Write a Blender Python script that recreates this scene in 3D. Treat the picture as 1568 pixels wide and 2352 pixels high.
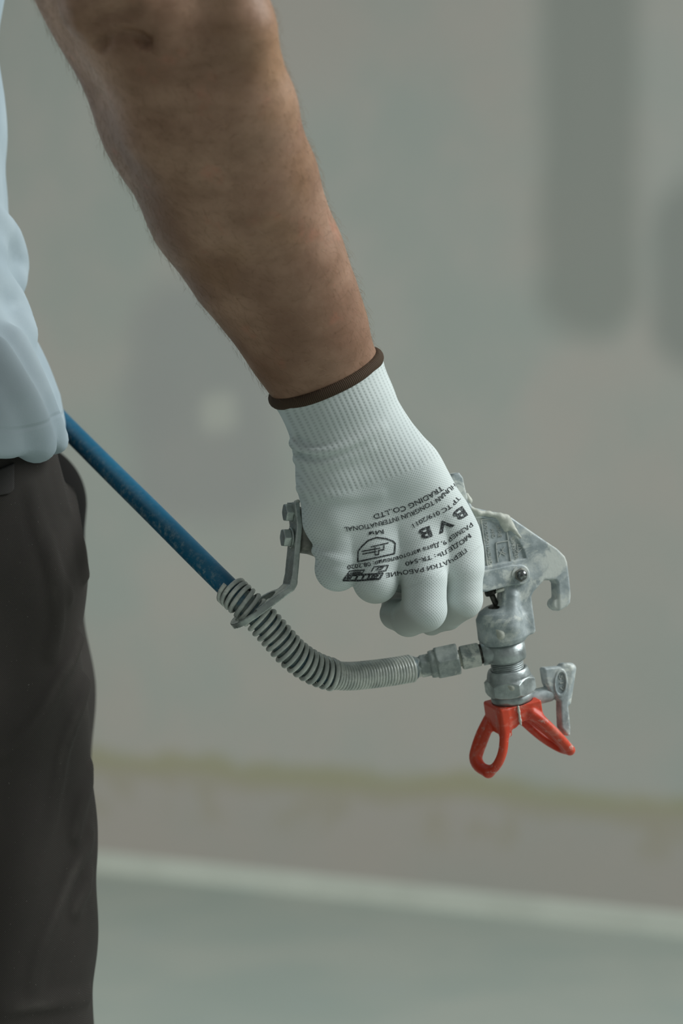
import bpy, bmesh, math, random
import numpy as np
from mathutils import Vector, Matrix

random.seed(7)
rng = np.random.default_rng(7)
C = bpy.context.scene.collection
for o in list(bpy.data.objects):
    bpy.data.objects.remove(o)

# ------------------------------------------------------------------ camera, light, exposure
sc = bpy.context.scene
CAM_Z = 0.90            # the lens is level, at hand height
FPX = 4800.0            # focal length in pixels of the 1568 x 2352 frame
cd = bpy.data.cameras.new('camera')
cam = bpy.data.objects.new('camera', cd)
C.objects.link(cam)
cam.location = (0, 0, CAM_Z)
cam.rotation_euler = (math.radians(90), 0, 0)
cd.sensor_fit = 'VERTICAL'
cd.sensor_height = 36.0
cd.lens = FPX / 2352 * 36.0
cd.clip_start = 0.02
cd.dof.use_dof = True
cd.dof.focus_distance = 1.20
cd.dof.aperture_fstop = 5.4
sc.camera = cam

world = bpy.data.worlds.new('room_light')
sc.world = world
world.use_nodes = True
bg = world.node_tree.nodes['Background']
bg.inputs['Color'].default_value = (0.86, 0.92, 0.90, 1)
bg.inputs['Strength'].default_value = 0.225


def area(name, loc, target, sx, sy, power, col):
    ld = bpy.data.lights.new(name, 'AREA')
    ld.shape = 'RECTANGLE'
    ld.size, ld.size_y, ld.energy, ld.color = sx, sy, power, col
    lo = bpy.data.objects.new(name, ld)
    C.objects.link(lo)
    lo.location = loc
    lo.rotation_euler = (Vector(target) - Vector(loc)).to_track_quat('-Z', 'Y').to_euler()
    return lo


area('window_light', (2.75, 1.0, 3.0), (0.0, 1.3, 0.9), 2.0, 1.8, 132, (0.94, 0.98, 0.98))
area('wall_fill_light', (-2.7, 2.6, 0.9), (-0.2, 4.9, 0.35), 1.0, 1.8, 32, (0.96, 0.98, 0.94))  # added unseen fill lamp, brightens the back wall

sc.view_settings.view_transform = 'Standard'
sc.view_settings.look = 'None'
sc.view_settings.gamma = 1.0
sc.view_settings.use_curve_mapping = False
sc.view_settings.exposure = 0.0

# ------------------------------------------------------------------ units: 1 u = 0.25 mm
# local frame: X right, Y down, Z away from the lens; (784, 1176, 0) lies 1.2 m in front of the lens
S = 0.00025


def I(px, py, z):
    k = 1 + z / FPX
    return np.array([784 + (px - 784) * k, 1176 + (py - 1176) * k, z], float)


def W(p):
    p = np.asarray(p, float)
    q = np.empty_like(p)
    q[..., 0] = (p[..., 0] - 784) * S
    q[..., 1] = 1.2 + p[..., 2] * S
    q[..., 2] = CAM_Z - (p[..., 1] - 1176) * S
    return q


def unit(v):
    v = np.asarray(v, float)
    return v / np.linalg.norm(v)


# ------------------------------------------------------------------ distance-field modelling
def smin(a, b, k):
    if k <= 0:
        return np.minimum(a, b)
    h = np.maximum(k - np.abs(a - b), 0) / k
    return np.minimum(a, b) - h * h * k * 0.25


def smax(a, b, k):
    return -smin(-a, -b, k)


def seg(P, a, b, ra, rb, w=None, s=1.0):
    a = np.asarray(a, float)
    b = np.asarray(b, float)
    if w is not None:           # flattened along w: radius there is s times the radius across
        e = 1.0 / s - 1.0
        P = P + ((P - a) @ w)[:, None] * w[None, :] * e
        b = b + ((b - a) @ w) * w * e
    ab = b - a
    L = ab @ ab
    pa = P - a
    t = np.clip(pa @ ab / L, 0, 1) if L > 1e-9 else np.zeros(len(P))
    d = np.sqrt(((pa - t[:, None] * ab) ** 2).sum(1)) - (ra + (rb - ra) * t)
    return d * min(1.0, s)


def chain(P, nodes, k=0.0, w=None, s=1.0):
    d = None
    for (p0, r0), (p1, r1) in zip(nodes[:-1], nodes[1:]):
        e = seg(P, p0, p1, r0, r1, w, s)
        d = e if d is None else smin(d, e, k)
    return d


def near_only(P, fn, lo, hi, far=150.0):
    """evaluate fn only close to its bounding box; farther off the distance to the box will do"""
    q = np.maximum(np.maximum(np.asarray(lo, float) - P, P - np.asarray(hi, float)), 0)
    d = np.sqrt((q ** 2).sum(1))
    m_ = d < far
    if m_.any():
        d[m_] = fn(P[m_])
    return d


def nodes_box(nodes, pad=0.0):
    A = np.array([p for p, r in nodes])
    rr = max(r for p, r in nodes) + pad
    return A.min(0) - rr, A.max(0) + rr


def bchain(P, nodes, k=0.0, far=150.0):
    return near_only(P, lambda Q: chain(Q, nodes, k), *nodes_box(nodes), far)


def ball(P, c, r):
    return np.sqrt(((P - c) ** 2).sum(1)) - r


def ellipsoid(P, c, r):
    r = np.asarray(r, float)
    return (np.sqrt((((P - c) / r) ** 2).sum(1)) - 1) * r.min()


def poly2d(Q, poly):
    poly = np.asarray(poly, float)
    n = len(poly)
    d = np.full(len(Q), 1e18)
    sg = np.ones(len(Q))
    for i in range(n):
        a, b = poly[i], poly[i - 1]
        e = b - a
        wv = Q - a
        t = np.clip((wv @ e) / max(e @ e, 1e-9), 0, 1)
        q = wv - t[:, None] * e
        d = np.minimum(d, (q ** 2).sum(1))
        c1 = Q[:, 1] >= a[1]
        c2 = Q[:, 1] < b[1]
        c3 = e[0] * wv[:, 1] > e[1] * wv[:, 0]
        flip = (c1 & c2 & c3) | (~c1 & ~c2 & ~c3)
        sg = np.where(flip, -sg, sg)
    return sg * np.sqrt(d)


def extr(d2, t, t0, t1, r=0.0):
    """prism of a 2D field between t0 and t1, edges rounded by r"""
    dz = np.abs(t - (t0 + t1) / 2) - (t1 - t0) / 2 + r
    d2 = d2 + r
    return np.minimum(np.maximum(d2, dz), 0) + np.sqrt(np.maximum(d2, 0) ** 2 + np.maximum(dz, 0) ** 2) - r


def net(f, lo, hi, h, B=8, slack=1.35):
    """surface nets over a sparse grid, then pulled onto the surface"""
    lo = np.asarray(lo, float)
    hi = np.asarray(hi, float)
    nb = np.ceil((hi - lo) / (h * B)).astype(int)
    n = nb * B
    bi = np.stack(np.meshgrid(*[np.arange(k) for k in nb], indexing='ij'), -1).reshape(-1, 3)
    cen = lo + (bi + 0.5 - 0.5 / B) * B * h

    def ev(P):
        return np.concatenate([f(P[i:i + 200000]) for i in range(0, len(P), 200000)]) if len(P) else np.zeros(0)
    fc = ev(cen)
    vals = np.repeat(np.repeat(np.repeat(fc.reshape(nb).astype(np.float32), B, 0), B, 1), B, 2)
    act = np.abs(fc) < B * h * 0.87 * slack
    loc = np.stack(np.meshgrid(*[np.arange(B)] * 3, indexing='ij'), -1).reshape(-1, 3)
    ab = bi[act]
    idx = (ab[:, None, :] * B + loc[None]).reshape(-1, 3)
    v = ev(lo + idx * h)
    vals[idx[:, 0], idx[:, 1], idx[:, 2]] = v
    neg = vals < 0
    cnt = np.zeros(tuple(n - 1), np.int8)
    for dx in (0, 1):
        for dy in (0, 1):
            for dz in (0, 1):
                cnt += neg[dx:n[0] - 1 + dx, dy:n[1] - 1 + dy, dz:n[2] - 1 + dz]
    ci = np.argwhere((cnt > 0) & (cnt < 8))
    vid = np.full(tuple(n - 1), -1, np.int32)
    vid[ci[:, 0], ci[:, 1], ci[:, 2]] = np.arange(len(ci))
    acc = np.zeros((len(ci), 3))
    num = np.zeros(len(ci))
    for ax in range(3):
        for u in (0, 1):
            for w_ in (0, 1):
                o = [0, 0, 0]
                o[(ax + 1) % 3] = u
                o[(ax + 2) % 3] = w_
                a = ci + o
                b = a.copy()
                b[:, ax] += 1
                va = vals[a[:, 0], a[:, 1], a[:, 2]]
                vb = vals[b[:, 0], b[:, 1], b[:, 2]]
                m = (va < 0) != (vb < 0)
                t = np.where(m, va / np.where(m, va - vb, 1), 0)
                p = np.zeros((len(ci), 3)) + o
                p[:, ax] = t
                acc += np.where(m[:, None], p, 0)
                num += m
    V = lo + (ci + acc / np.maximum(num, 1)[:, None]) * h
    F = []
    for ax in range(3):
        sl = [slice(1, n[i] - 1) for i in range(3)]
        sl[ax] = slice(0, n[ax] - 1)
        s2 = list(sl)
        s2[ax] = slice(1, n[ax])
        A = neg[tuple(sl)]
        Bn = neg[tuple(s2)]
        e = np.argwhere(A != Bn)
        off = np.ones(3, int)
        off[ax] = 0
        e = e + off
        u = (ax + 1) % 3
        w_ = (ax + 2) % 3
        du = np.zeros(3, int)
        du[u] = 1
        dw = np.zeros(3, int)
        dw[w_] = 1
        q = [e, e - du, e - du - dw, e - dw]
        ids = np.stack([vid[x[:, 0], x[:, 1], x[:, 2]] for x in q], 1)
        inside = neg[e[:, 0], e[:, 1], e[:, 2]]
        ids = np.where(inside[:, None], ids, ids[:, ::-1])
        F.append(ids)
    F = np.concatenate(F)
    F = F[(F >= 0).all(1)]

    def grad(P):
        ep = h * 0.3
        return np.stack([(ev(P + ep * a) - ev(P - ep * a)) / (2 * ep) for a in np.eye(3)], 1)
    G = grad(V)
    for it in range(2):
        g2 = np.maximum((G ** 2).sum(1), 0.05)
        st = ev(V)[:, None] * G / g2[:, None]
        ln = np.sqrt((st ** 2).sum(1))
        st *= np.minimum(1, h * 0.6 / np.maximum(ln, 1e-9))[:, None]
        V = V - st
        if it == 0:
            G = grad(V)
    # orientation
    fn = np.cross(V[F[:, 1]] - V[F[:, 0]], V[F[:, 2]] - V[F[:, 0]])
    if (fn * G[F[:, 0]]).sum() < 0:
        F = F[:, ::-1]
    return V, F, G


def surf_z(f, px, py, z0=-900.0, zmax=900.0):
    """depth at which the sight line of each pixel meets the surface (nan where it misses)"""
    px = np.asarray(px, float)
    py = np.asarray(py, float)
    z = np.full(px.shape, z0)
    for _ in range(70):
        k = 1 + z / FPX
        P = np.stack([784 + (px - 784) * k, 1176 + (py - 1176) * k, z], -1)
        z = z + np.clip(f(P), -40, 60) * 0.8
    k = 1 + z / FPX
    miss = f(np.stack([784 + (px - 784) * k, 1176 + (py - 1176) * k, z], -1)) > 2.5
    z[miss | (z > zmax)] = np.nan
    return z


# ------------------------------------------------------------------ objects
def link(name, me, material=None, parent=None, smooth=True, kind=None, label=None):
    o = bpy.data.objects.new(name, me)
    C.objects.link(o)
    if material is not None and not me.materials:
        me.materials.append(material)
    if smooth and len(me.polygons):
        me.polygons.foreach_set('use_smooth', np.ones(len(me.polygons), bool))
    if parent is not None:
        o.parent = parent
    if kind:
        o['kind'] = kind
    if label:
        o['label'] = label
    return o


ROOTS = {}


def origin_of(o):
    while o.parent is not None:
        o = o.parent
    return np.array(o.location)


def mesh_u(name, V, F, material, parent, smooth=True, world=False, **kw):
    """V in local units u (or metres when world); parent's root location becomes the origin"""
    P = np.asarray(V, float) if world else W(V)
    P = P - (origin_of(parent) if parent is not None else 0)
    me = bpy.data.meshes.new(name)
    me.from_pydata(P.tolist(), [], [list(map(int, f)) for f in F])
    me.update()
    return link(name, me, material, parent, smooth, **kw)


def empty(name, loc, label, cat, group=None):
    o = bpy.data.objects.new(name, None)
    C.objects.link(o)
    o.location = loc
    o.empty_display_size = 0.05
    o['label'] = label
    o['category'] = cat
    if group:
        o['group'] = group
    return o


def frame(n, ref=(0, 0, -1)):
    n = unit(n)
    a = np.asarray(ref, float)
    a = unit(a - (a @ n) * n)
    return n, a, np.cross(n, a)


def tube(path, radii, sides=16, caps=True, ref=None):
    path = np.asarray(path, float)
    n = len(path)
    T = np.gradient(path, axis=0)
    T /= np.linalg.norm(T, axis=1)[:, None]
    a = np.array([0, 0, 1.0]) if ref is None else np.asarray(ref, float)
    if abs(a @ T[0]) > 0.95:
        a = np.array([1.0, 0, 0])
    V = []
    ang = np.linspace(0, 2 * np.pi, sides, endpoint=False)
    for i in range(n):
        a = unit(a - (a @ T[i]) * T[i])
        b = np.cross(T[i], a)
        V.append(path[i] + radii[i] * (np.cos(ang)[:, None] * a + np.sin(ang)[:, None] * b))
    V = np.concatenate(V)
    F = []
    for i in range(n - 1):
        for j in range(sides):
            k = (j + 1) % sides
            F.append((i * sides + j, i * sides + k, (i + 1) * sides + k, (i + 1) * sides + j))
    if caps:
        F.append(tuple(range(sides))[::-1])
        F.append(tuple((n - 1) * sides + j for j in range(sides)))
    return V, F


def catmull(pts, per=8):
    pts = np.asarray(pts, float)
    P = np.vstack([2 * pts[0] - pts[1], pts, 2 * pts[-1] - pts[-2]])
    out = []
    for i in range(1, len(P) - 2):
        p0, p1, p2, p3 = P[i - 1:i + 3]
        for t in np.linspace(0, 1, per, endpoint=False):
            out.append(0.5 * (2 * p1 + (p2 - p0) * t + (2 * p0 - 5 * p1 + 4 * p2 - p3) * t * t
                              + (3 * p1 - p0 - 3 * p2 + p3) * t ** 3))
    out.append(pts[-1])
    return np.array(out)


def resample(path, step):
    d = np.r_[0, np.cumsum(np.linalg.norm(np.diff(path, axis=0), axis=1))]
    m = max(2, int(d[-1] / step) + 1)
    s = np.linspace(0, d[-1], m)
    return np.stack([np.interp(s, d, path[:, i]) for i in range(path.shape[1])], 1)


# ------------------------------------------------------------------ materials
def lin(c):
    return tuple(((x / 255) / 12.92 if x / 255 <= 0.04045 else ((x / 255 + 0.055) / 1.055) ** 2.4) for x in c) + (1.0,)


class Mat:
    def __init__(self, name, base=(128, 128, 128), rough=0.5, metal=0.0, spec=0.5):
        self.m = bpy.data.materials.new(name)
        self.m.use_nodes = True
        self.t = self.m.node_tree
        self.n = self.t.nodes
        self.b = self.n['Principled BSDF']
        self.b.inputs['Base Color'].default_value = lin(base)
        self.b.inputs['Roughness'].default_value = rough
        self.b.inputs['Metallic'].default_value = metal
        self.b.inputs['Specular IOR Level'].default_value = spec
        self.tc = self.n.new('ShaderNodeTexCoord')
        self.col = None

    def L(self, a, b):
        self.t.links.new(a, b)

    def put(self, sock, v):
        if hasattr(v, 'is_linked') or isinstance(v, bpy.types.NodeSocket):
            self.L(v, sock)
        else:
            sock.default_value = v

    def math(self, op, a, b=0.0, clamp=False):
        k = self.n.new('ShaderNodeMath')
        k.operation = op
        k.use_clamp = clamp
        self.put(k.inputs[0], a)
        self.put(k.inputs[1], b)
        return k.outputs[0]

    def noise(self, scale, detail=4, rough=0.55, coord=None, dist=0.0, stretch=None):
        k = self.n.new('ShaderNodeTexNoise')
        k.inputs['Scale'].default_value = scale
        k.inputs['Detail'].default_value = detail
        k.inputs['Roughness'].default_value = rough
        k.inputs['Distortion'].default_value = dist
        c = coord if coord is not None else self.tc.outputs['Object']
        if stretch is not None:
            mp = self.n.new('ShaderNodeMapping')
            self.L(c, mp.inputs['Vector'])
            mp.inputs['Rotation'].default_value = stretch[1]
            mp.inputs['Scale'].default_value = stretch[0]
            c = mp.outputs[0]
        self.L(c, k.inputs['Vector'])
        return k.outputs['Fac']

    def ramp(self, v, lo, hi, a=0.0, b=1.0):
        k = self.n.new('ShaderNodeMapRange')
        k.interpolation_type = 'SMOOTHSTEP'
        self.put(k.inputs['Value'], v)
        k.inputs['From Min'].default_value = lo
        k.inputs['From Max'].default_value = hi
        k.inputs['To Min'].default_value = a
        k.inputs['To Max'].default_value = b
        return k.outputs[0]

    def mix(self, fac, a, b, mode='MIX'):
        k = self.n.new('ShaderNodeMix')
        k.data_type = 'RGBA'
        k.blend_type = mode
        self.put(k.inputs[0], fac)
        self.put(k.inputs[6], lin(a) if isinstance(a, tuple) and len(a) == 3 else a)
        self.put(k.inputs[7], lin(b) if isinstance(b, tuple) and len(b) == 3 else b)
        return k.outputs[2]

    def attr(self, name):
        k = self.n.new('ShaderNodeAttribute')
        k.attribute_name = name
        return k

    def color(self, c):
        self.L(c, self.b.inputs['Base Color'])

    def rough(self, v):
        self.put(self.b.inputs['Roughness'], v)

    def bump(self, h, strength=0.3, dist=0.001):
        k = self.n.new('ShaderNodeBump')
        k.inputs['Strength'].default_value = strength
        k.inputs['Distance'].default_value = dist
        self.L(h, k.inputs['Height'])
        self.L(k.outputs[0], self.b.inputs['Normal'])


def make_cast(name, dark, light, paint, metal=0.35, rough=0.5, amount=0.56):
    m = Mat(name, rough=rough, metal=metal)
    c = m.mix(m.ramp(m.noise(90, 5, 0.65), 0.35, 0.68), dark, light)
    pm = m.ramp(m.noise(55, 6, 0.7, dist=0.6), amount, amount + 0.14)
    c = m.mix(pm, c, paint)
    rust = m.ramp(m.noise(38, 4), 0.66, 0.78, 0, 0.45)
    c = m.mix(rust, c, (118, 100, 76))
    m.color(c)
    m.L(m.ramp(pm, 0, 1, metal, 0.0), m.b.inputs['Metallic'])
    m.rough(m.ramp(m.noise(140, 4), 0.3, 0.7, rough - 0.12, rough + 0.18))
    m.bump(m.noise(420, 5, 0.7), 0.22, 0.0006)
    return m.m


CAST = make_cast('cast_aluminium', (140, 151, 153), (180, 189, 190), (202, 207, 201), 0.12, 0.5, 0.48)
CAST_DARK = make_cast('worn_aluminium', (96, 96, 90), (134, 134, 126), (156, 154, 142), 0.25, 0.5, 0.56)
STEEL = make_cast('bright_steel', (150, 158, 158), (186, 194, 193), (192, 198, 194), 0.7, 0.38, 0.56)
FITTING = make_cast('dusty_steel', (138, 147, 145), (182, 189, 185), (208, 211, 203), 0.15, 0.5, 0.48)
STRAP = make_cast('galvanised_steel', (158, 166, 162), (196, 203, 198), (196, 200, 192), 0.65, 0.28, 0.62)
SPRING = make_cast('spring_wire', (176, 182, 177), (208, 212, 205), (214, 217, 209), 0.2, 0.34, 0.52)
ENGRAVE = make_cast('raised_letters', (168, 174, 170), (190, 194, 188), (204, 206, 196), 0.1, 0.55, 0.5)

m = Mat('dried_paint', (196, 198, 186), 0.55)
m.color(m.mix(m.ramp(m.noise(220, 4), 0.35, 0.7), (176, 180, 170), (206, 208, 197)))
m.bump(m.noise(700, 3), 0.3, 0.0005)
PAINT = m.m

m = Mat('dark_steel', (62, 60, 56), 0.45, 0.6)
m.color(m.mix(m.ramp(m.noise(300, 4), 0.4, 0.7), (44, 42, 38), (92, 90, 84)))
DARKSTEEL = m.m

m = Mat('polished_steel', (130, 134, 134), 0.22, 0.9)
m.color(m.mix(m.ramp(m.noise(500, 4), 0.4, 0.7), (96, 98, 98), (156, 160, 160)))
POLISHED = m.m

m = Mat('red_plastic', (205, 60, 32), 0.42)
sc1 = m.ramp(m.noise(60, 6, 0.7, dist=0.8), 0.5, 0.72, 0, 0.7)
sc2 = m.ramp(m.noise(240, 5, 0.75), 0.54, 0.68, 0, 0.8)
c = m.mix(m.ramp(m.noise(40, 3), 0.3, 0.7), (204, 58, 30), (216, 78, 48))
c = m.mix(sc1, c, (214, 132, 114))
c = m.mix(m.math('MULTIPLY', sc2, m.ramp(m.noise(70, 4), 0.45, 0.6)), c, (206, 190, 178))
m.color(c)
m.bump(m.noise(500, 4), 0.15, 0.0005)
RED = m.m

m = Mat('blue_hose_rubber', (12, 88, 140), 0.36)
c = m.mix(m.ramp(m.noise(30, 3), 0.3, 0.7), (0, 86, 118), (4, 100, 134))
at = m.attr('side')
dustm = m.math('MULTIPLY', m.ramp(m.noise(260, 6, 0.75, stretch=((1.0, 1.0, 1.0), (0, 0, 0))), 0.47, 0.7), at.outputs['Fac'])
c = m.mix(dustm, c, (134, 156, 162))
c = m.mix(m.math('MULTIPLY', m.attr('dusty').outputs['Fac'], m.ramp(m.noise(120, 4), 0.35, 0.6, 0.25, 0.9)), c, (128, 136, 130))
c = m.mix(m.ramp(m.noise(900, 2), 0.73, 0.78, 0, 0.7), c, (150, 165, 170))
m.color(c)
m.bump(m.noise(600, 3), 0.1, 0.0004)
HOSE = m.m

m = Mat('skin', (170, 128, 104), 0.52, 0.0, 0.35)
st = ((1.0, 1.0, 1.0), (0, 0, 0))
c = m.mix(m.ramp(m.noise(22, 4), 0.3, 0.7), (138, 104, 84), (174, 139, 117))
c = m.mix(m.ramp(m.noise(13, 3), 0.5, 0.72, 0, 0.5), c, (160, 122, 82))
c = m.mix(m.ramp(m.noise(48, 4), 0.6, 0.75, 0, 0.35), c, (184, 114, 92))
c = m.mix(m.ramp(m.noise(500, 3), 0.56, 0.75, 0, 0.2), c, (112, 80, 60))
streak = m.ramp(m.noise(150, 4, 0.6, stretch=((0.22, 1.0, 0.8), (0, math.radians(-14), 0))), 0.42, 0.72, 0, 0.24)
c = m.mix(streak, c, (108, 80, 56))
m.color(c)
m.b.inputs['Subsurface Weight'].default_value = 0.12
m.b.inputs['Subsurface Radius'].default_value = (0.006, 0.003, 0.0015)
m.b.inputs['Subsurface Scale'].default_value = 0.6
m.bump(m.noise(380, 5, 0.65), 0.18, 0.0008)
SKIN = m.m

m = Mat('arm_hair', (134, 108, 78), 0.55)
HAIR = m.m
m = Mat('head_hair', (60, 48, 38), 0.7)
HEADHAIR = m.m

# knitted glove: stitch coordinates stored on the vertices (millimetres along and across)
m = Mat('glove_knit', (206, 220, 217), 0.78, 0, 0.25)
kn = m.attr('knit')
sp = m.n.new('ShaderNodeSeparateXYZ')
m.L(kn.outputs['Vector'], sp.inputs[0])
U, V_ = sp.outputs[0], sp.outputs[1]
cuff = m.attr('cuff').outputs['Fac']
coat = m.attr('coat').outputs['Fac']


def stitch(pu, pv):
    a = m.math('SINE', m.math('MULTIPLY', U, 2 * math.pi / pu))
    b = m.math('SINE', m.math('MULTIPLY', V_, 2 * math.pi / pv))
    return m.math('MULTIPLY', a, b)


st_hand = m.ramp(stitch(1.7, 1.95), 0.2, 0.9)
rib = m.math('MULTIPLY', m.math('ADD', m.math('SINE', m.math('MULTIPLY', V_, 2 * math.pi / 2.9)), 1.0), 0.5)
row = m.math('MULTIPLY', m.math('ADD', m.math('SINE', m.math('MULTIPLY', U, 2 * math.pi / 1.75)), 1.0), 0.5)
st_cuff = m.math('ADD', m.math('MULTIPLY', m.ramp(m.math('MULTIPLY', rib, row), 0.15, 1.0), 0.75), m.math('MULTIPLY', rib, 0.35))
hole = m.math('ADD', m.math('MULTIPLY', st_cuff, cuff), m.math('MULTIPLY', st_hand, m.math('SUBTRACT', 1.0, cuff)))
hole = m.math('MULTIPLY', hole, m.math('SUBTRACT', 1.0, coat))
hole = m.math('MULTIPLY', hole, m.ramp(m.noise(26, 3), 0.25, 0.75, 0.55, 1.0))
c = m.mix(m.ramp(m.noise(30, 3), 0.3, 0.7), (206, 215, 214), (216, 224, 222))
c = m.mix(m.math('MULTIPLY', hole, 0.32), c, (84, 98, 96))
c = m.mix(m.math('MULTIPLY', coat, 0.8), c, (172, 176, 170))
m.color(c)
m.bump(m.math('SUBTRACT', 1.0, hole), 0.45, 0.0005)
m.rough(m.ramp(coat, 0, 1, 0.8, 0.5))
GLOVE = m.m

m = Mat('brown_elastic', (84, 64, 50), 0.8, 0, 0.2)
rb = m.attr('knit')
sp = m.n.new('ShaderNodeSeparateXYZ')
m.L(rb.outputs['Vector'], sp.inputs[0])
w_ = m.ramp(m.math('SINE', m.math('MULTIPLY', sp.outputs[0], 2 * math.pi / 1.05)), -0.4, 1)
m.color(m.mix(w_, (86, 69, 55), (60, 48, 38)))
m.bump(w_, 0.7, -0.0006)
BAND = m.m

m = Mat('black_print', (48, 52, 54), 0.8)
m.color(m.mix(m.ramp(m.noise(1300, 2), 0.50, 0.64, 0, 0.65), (34, 38, 40), (150, 160, 160)))
PRINT = m.m

m = Mat('white_jersey', (190, 206, 214), 0.85, 0, 0.2)
m.color(m.mix(m.ramp(m.noise(20, 3), 0.3, 0.7), (158, 173, 181), (170, 184, 191)))
hm = m.ramp(m.math('ABSOLUTE', m.math('SUBTRACT', m.attr('hem').outputs['Fac'], 66.0)), 0.0, 9.0, 0.0, 1.0)
m.bump(m.math('ADD', m.math('MULTIPLY', hm, 3.0), m.math('MULTIPLY', m.noise(1200, 3), 0.4)), 0.35, 0.0006)
SHIRT = m.m


def twill(name, a, b, wear_light_col):
    m = Mat(name, a, 0.85, 0, 0.2)
    mp = m.n.new('ShaderNodeMapping')
    m.L(m.tc.outputs['Object'], mp.inputs['Vector'])
    mp.inputs['Rotation'].default_value = (0, math.radians(38), 0)
    wv = m.n.new('ShaderNodeTexWave')
    wv.bands_direction = 'X'
    wv.inputs['Scale'].default_value = 420
    wv.inputs['Distortion'].default_value = 0.6
    wv.inputs['Detail'].default_value = 1
    m.L(mp.outputs[0], wv.inputs['Vector'])
    c = m.mix(m.ramp(m.noise(14, 4), 0.3, 0.7), a, b)
    c = m.mix(m.math('MULTIPLY', wv.outputs['Fac'], 0.22), c, (14, 14, 13))
    wr = m.attr('wear_light').outputs['Fac']
    c = m.mix(m.math('MULTIPLY', wr, m.ramp(m.noise(60, 4), 0.3, 0.7, 0.4, 0.8)), c, wear_light_col)
    c = m.mix(m.ramp(m.noise(800, 1), 0.76, 0.8, 0, 0.5), c, (120, 118, 112))
    m.color(c)
    m.bump(wv.outputs['Fac'], 0.25, 0.0004)
    return m.m


TWILL = twill('charcoal_twill', (52, 49, 46), (60, 56, 53), (112, 107, 102))
POCKET = twill('pocket_twill', (64, 61, 60), (72, 69, 68), (96, 92, 88))
m = Mat('shoe_leather', (52, 46, 40), 0.5)
SHOE = m.m

# ------------------------------------------------------------------ the room
wl = np.array([-0.616, 5.243])       # foot of the wall at the left and right of the view
wr_ = np.array([0.7244, 4.435])
wdir = unit(wr_ - wl)
wnor = np.array([wdir[1], -wdir[0]])
if wnor[1] > 0:
    wnor = -wnor


def wall_uv(px, py):
    """metres along the wall from its left foot point, and height"""
    r = np.array([(px - 784) / FPX, 1.0])
    A = np.array([[r[0], -wdir[0]], [r[1], -wdir[1]]])
    t, u = np.linalg.solve(A, wl)
    return u, CAM_Z - (py - 1176) / FPX * t


def slab(name, corners, thick_dir, mat, kind='structure'):
    a = np.array(corners, float)
    b = a + np.array(thick_dir, float)
    V = np.vstack([a, b])
    n = len(a)
    F = [tuple(range(n)), tuple(range(2 * n - 1, n - 1, -1))]
    for i in range(n):
        j = (i + 1) % n
        F.append((i, i + n, j + n, j))
    me = bpy.data.meshes.new(name)
    me.from_pydata(V.tolist(), [], F)
    bmn = bmesh.new()
    bmn.from_mesh(me)
    bmesh.ops.recalc_face_normals(bmn, faces=bmn.faces)
    bmn.to_mesh(me)
    bmn.free()
    o = link(name, me, mat, None, False)
    o['kind'] = kind
    return o


m = Mat('wall_plaster', (150, 150, 142), 0.9, 0, 0.2)
# wall coordinates: x along the wall, y height
geo = m.n.new('ShaderNodeNewGeometry')
dotn = m.n.new('ShaderNodeVectorMath')
dotn.operation = 'DOT_PRODUCT'
sub = m.n.new('ShaderNodeVectorMath')
sub.operation = 'SUBTRACT'
m.L(geo.outputs['Position'], sub.inputs[0])
sub.inputs[1].default_value = (wl[0], wl[1], 0)
m.L(sub.outputs[0], dotn.inputs[0])
dotn.inputs[1].default_value = (wdir[0], wdir[1], 0)
spz = m.n.new('ShaderNodeSeparateXYZ')
m.L(geo.outputs['Position'], spz.inputs[0])
wu, wz = dotn.outputs['Value'], spz.outputs[2]
nz = m.math('SUBTRACT', m.noise(3.2, 3), 0.5)
wu_n = m.math('ADD', wu, m.math('MULTIPLY', nz, 0.06))
wz_n = m.math('ADD', wz, m.math('MULTIPLY', m.math('SUBTRACT', m.noise(2.3, 3), 0.5), 0.08))
c = m.mix(m.ramp(m.noise(2.6, 4), 0.3, 0.7), (170, 176, 170), (184, 182, 176))
c = m.mix(m.ramp(m.noise(1.3, 3), 0.45, 0.7, 0, 0.35), c, (178, 169, 160))


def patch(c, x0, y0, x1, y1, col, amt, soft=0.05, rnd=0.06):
    """soft-edged patch of another wall tone, rounded box in wall metres given by two picture corners"""
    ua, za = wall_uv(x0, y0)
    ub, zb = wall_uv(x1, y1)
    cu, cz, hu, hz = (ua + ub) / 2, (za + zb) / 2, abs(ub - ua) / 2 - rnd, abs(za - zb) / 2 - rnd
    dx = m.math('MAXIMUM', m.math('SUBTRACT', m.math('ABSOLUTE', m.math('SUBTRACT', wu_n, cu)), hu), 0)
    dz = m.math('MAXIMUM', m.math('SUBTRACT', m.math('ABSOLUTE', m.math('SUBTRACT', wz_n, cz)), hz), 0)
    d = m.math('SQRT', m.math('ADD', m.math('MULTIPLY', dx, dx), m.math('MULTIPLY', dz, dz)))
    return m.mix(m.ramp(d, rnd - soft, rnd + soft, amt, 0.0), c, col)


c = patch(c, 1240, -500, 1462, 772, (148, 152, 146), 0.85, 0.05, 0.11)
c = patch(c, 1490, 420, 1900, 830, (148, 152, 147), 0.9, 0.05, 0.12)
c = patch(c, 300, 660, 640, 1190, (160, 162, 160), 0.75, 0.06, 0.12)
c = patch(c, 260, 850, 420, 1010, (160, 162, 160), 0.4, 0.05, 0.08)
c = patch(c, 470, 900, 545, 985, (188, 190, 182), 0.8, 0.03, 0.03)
c = patch(c, 860, 1180, 1568, 1760, (178, 175, 168), 0.4, 0.08, 0.12)
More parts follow.
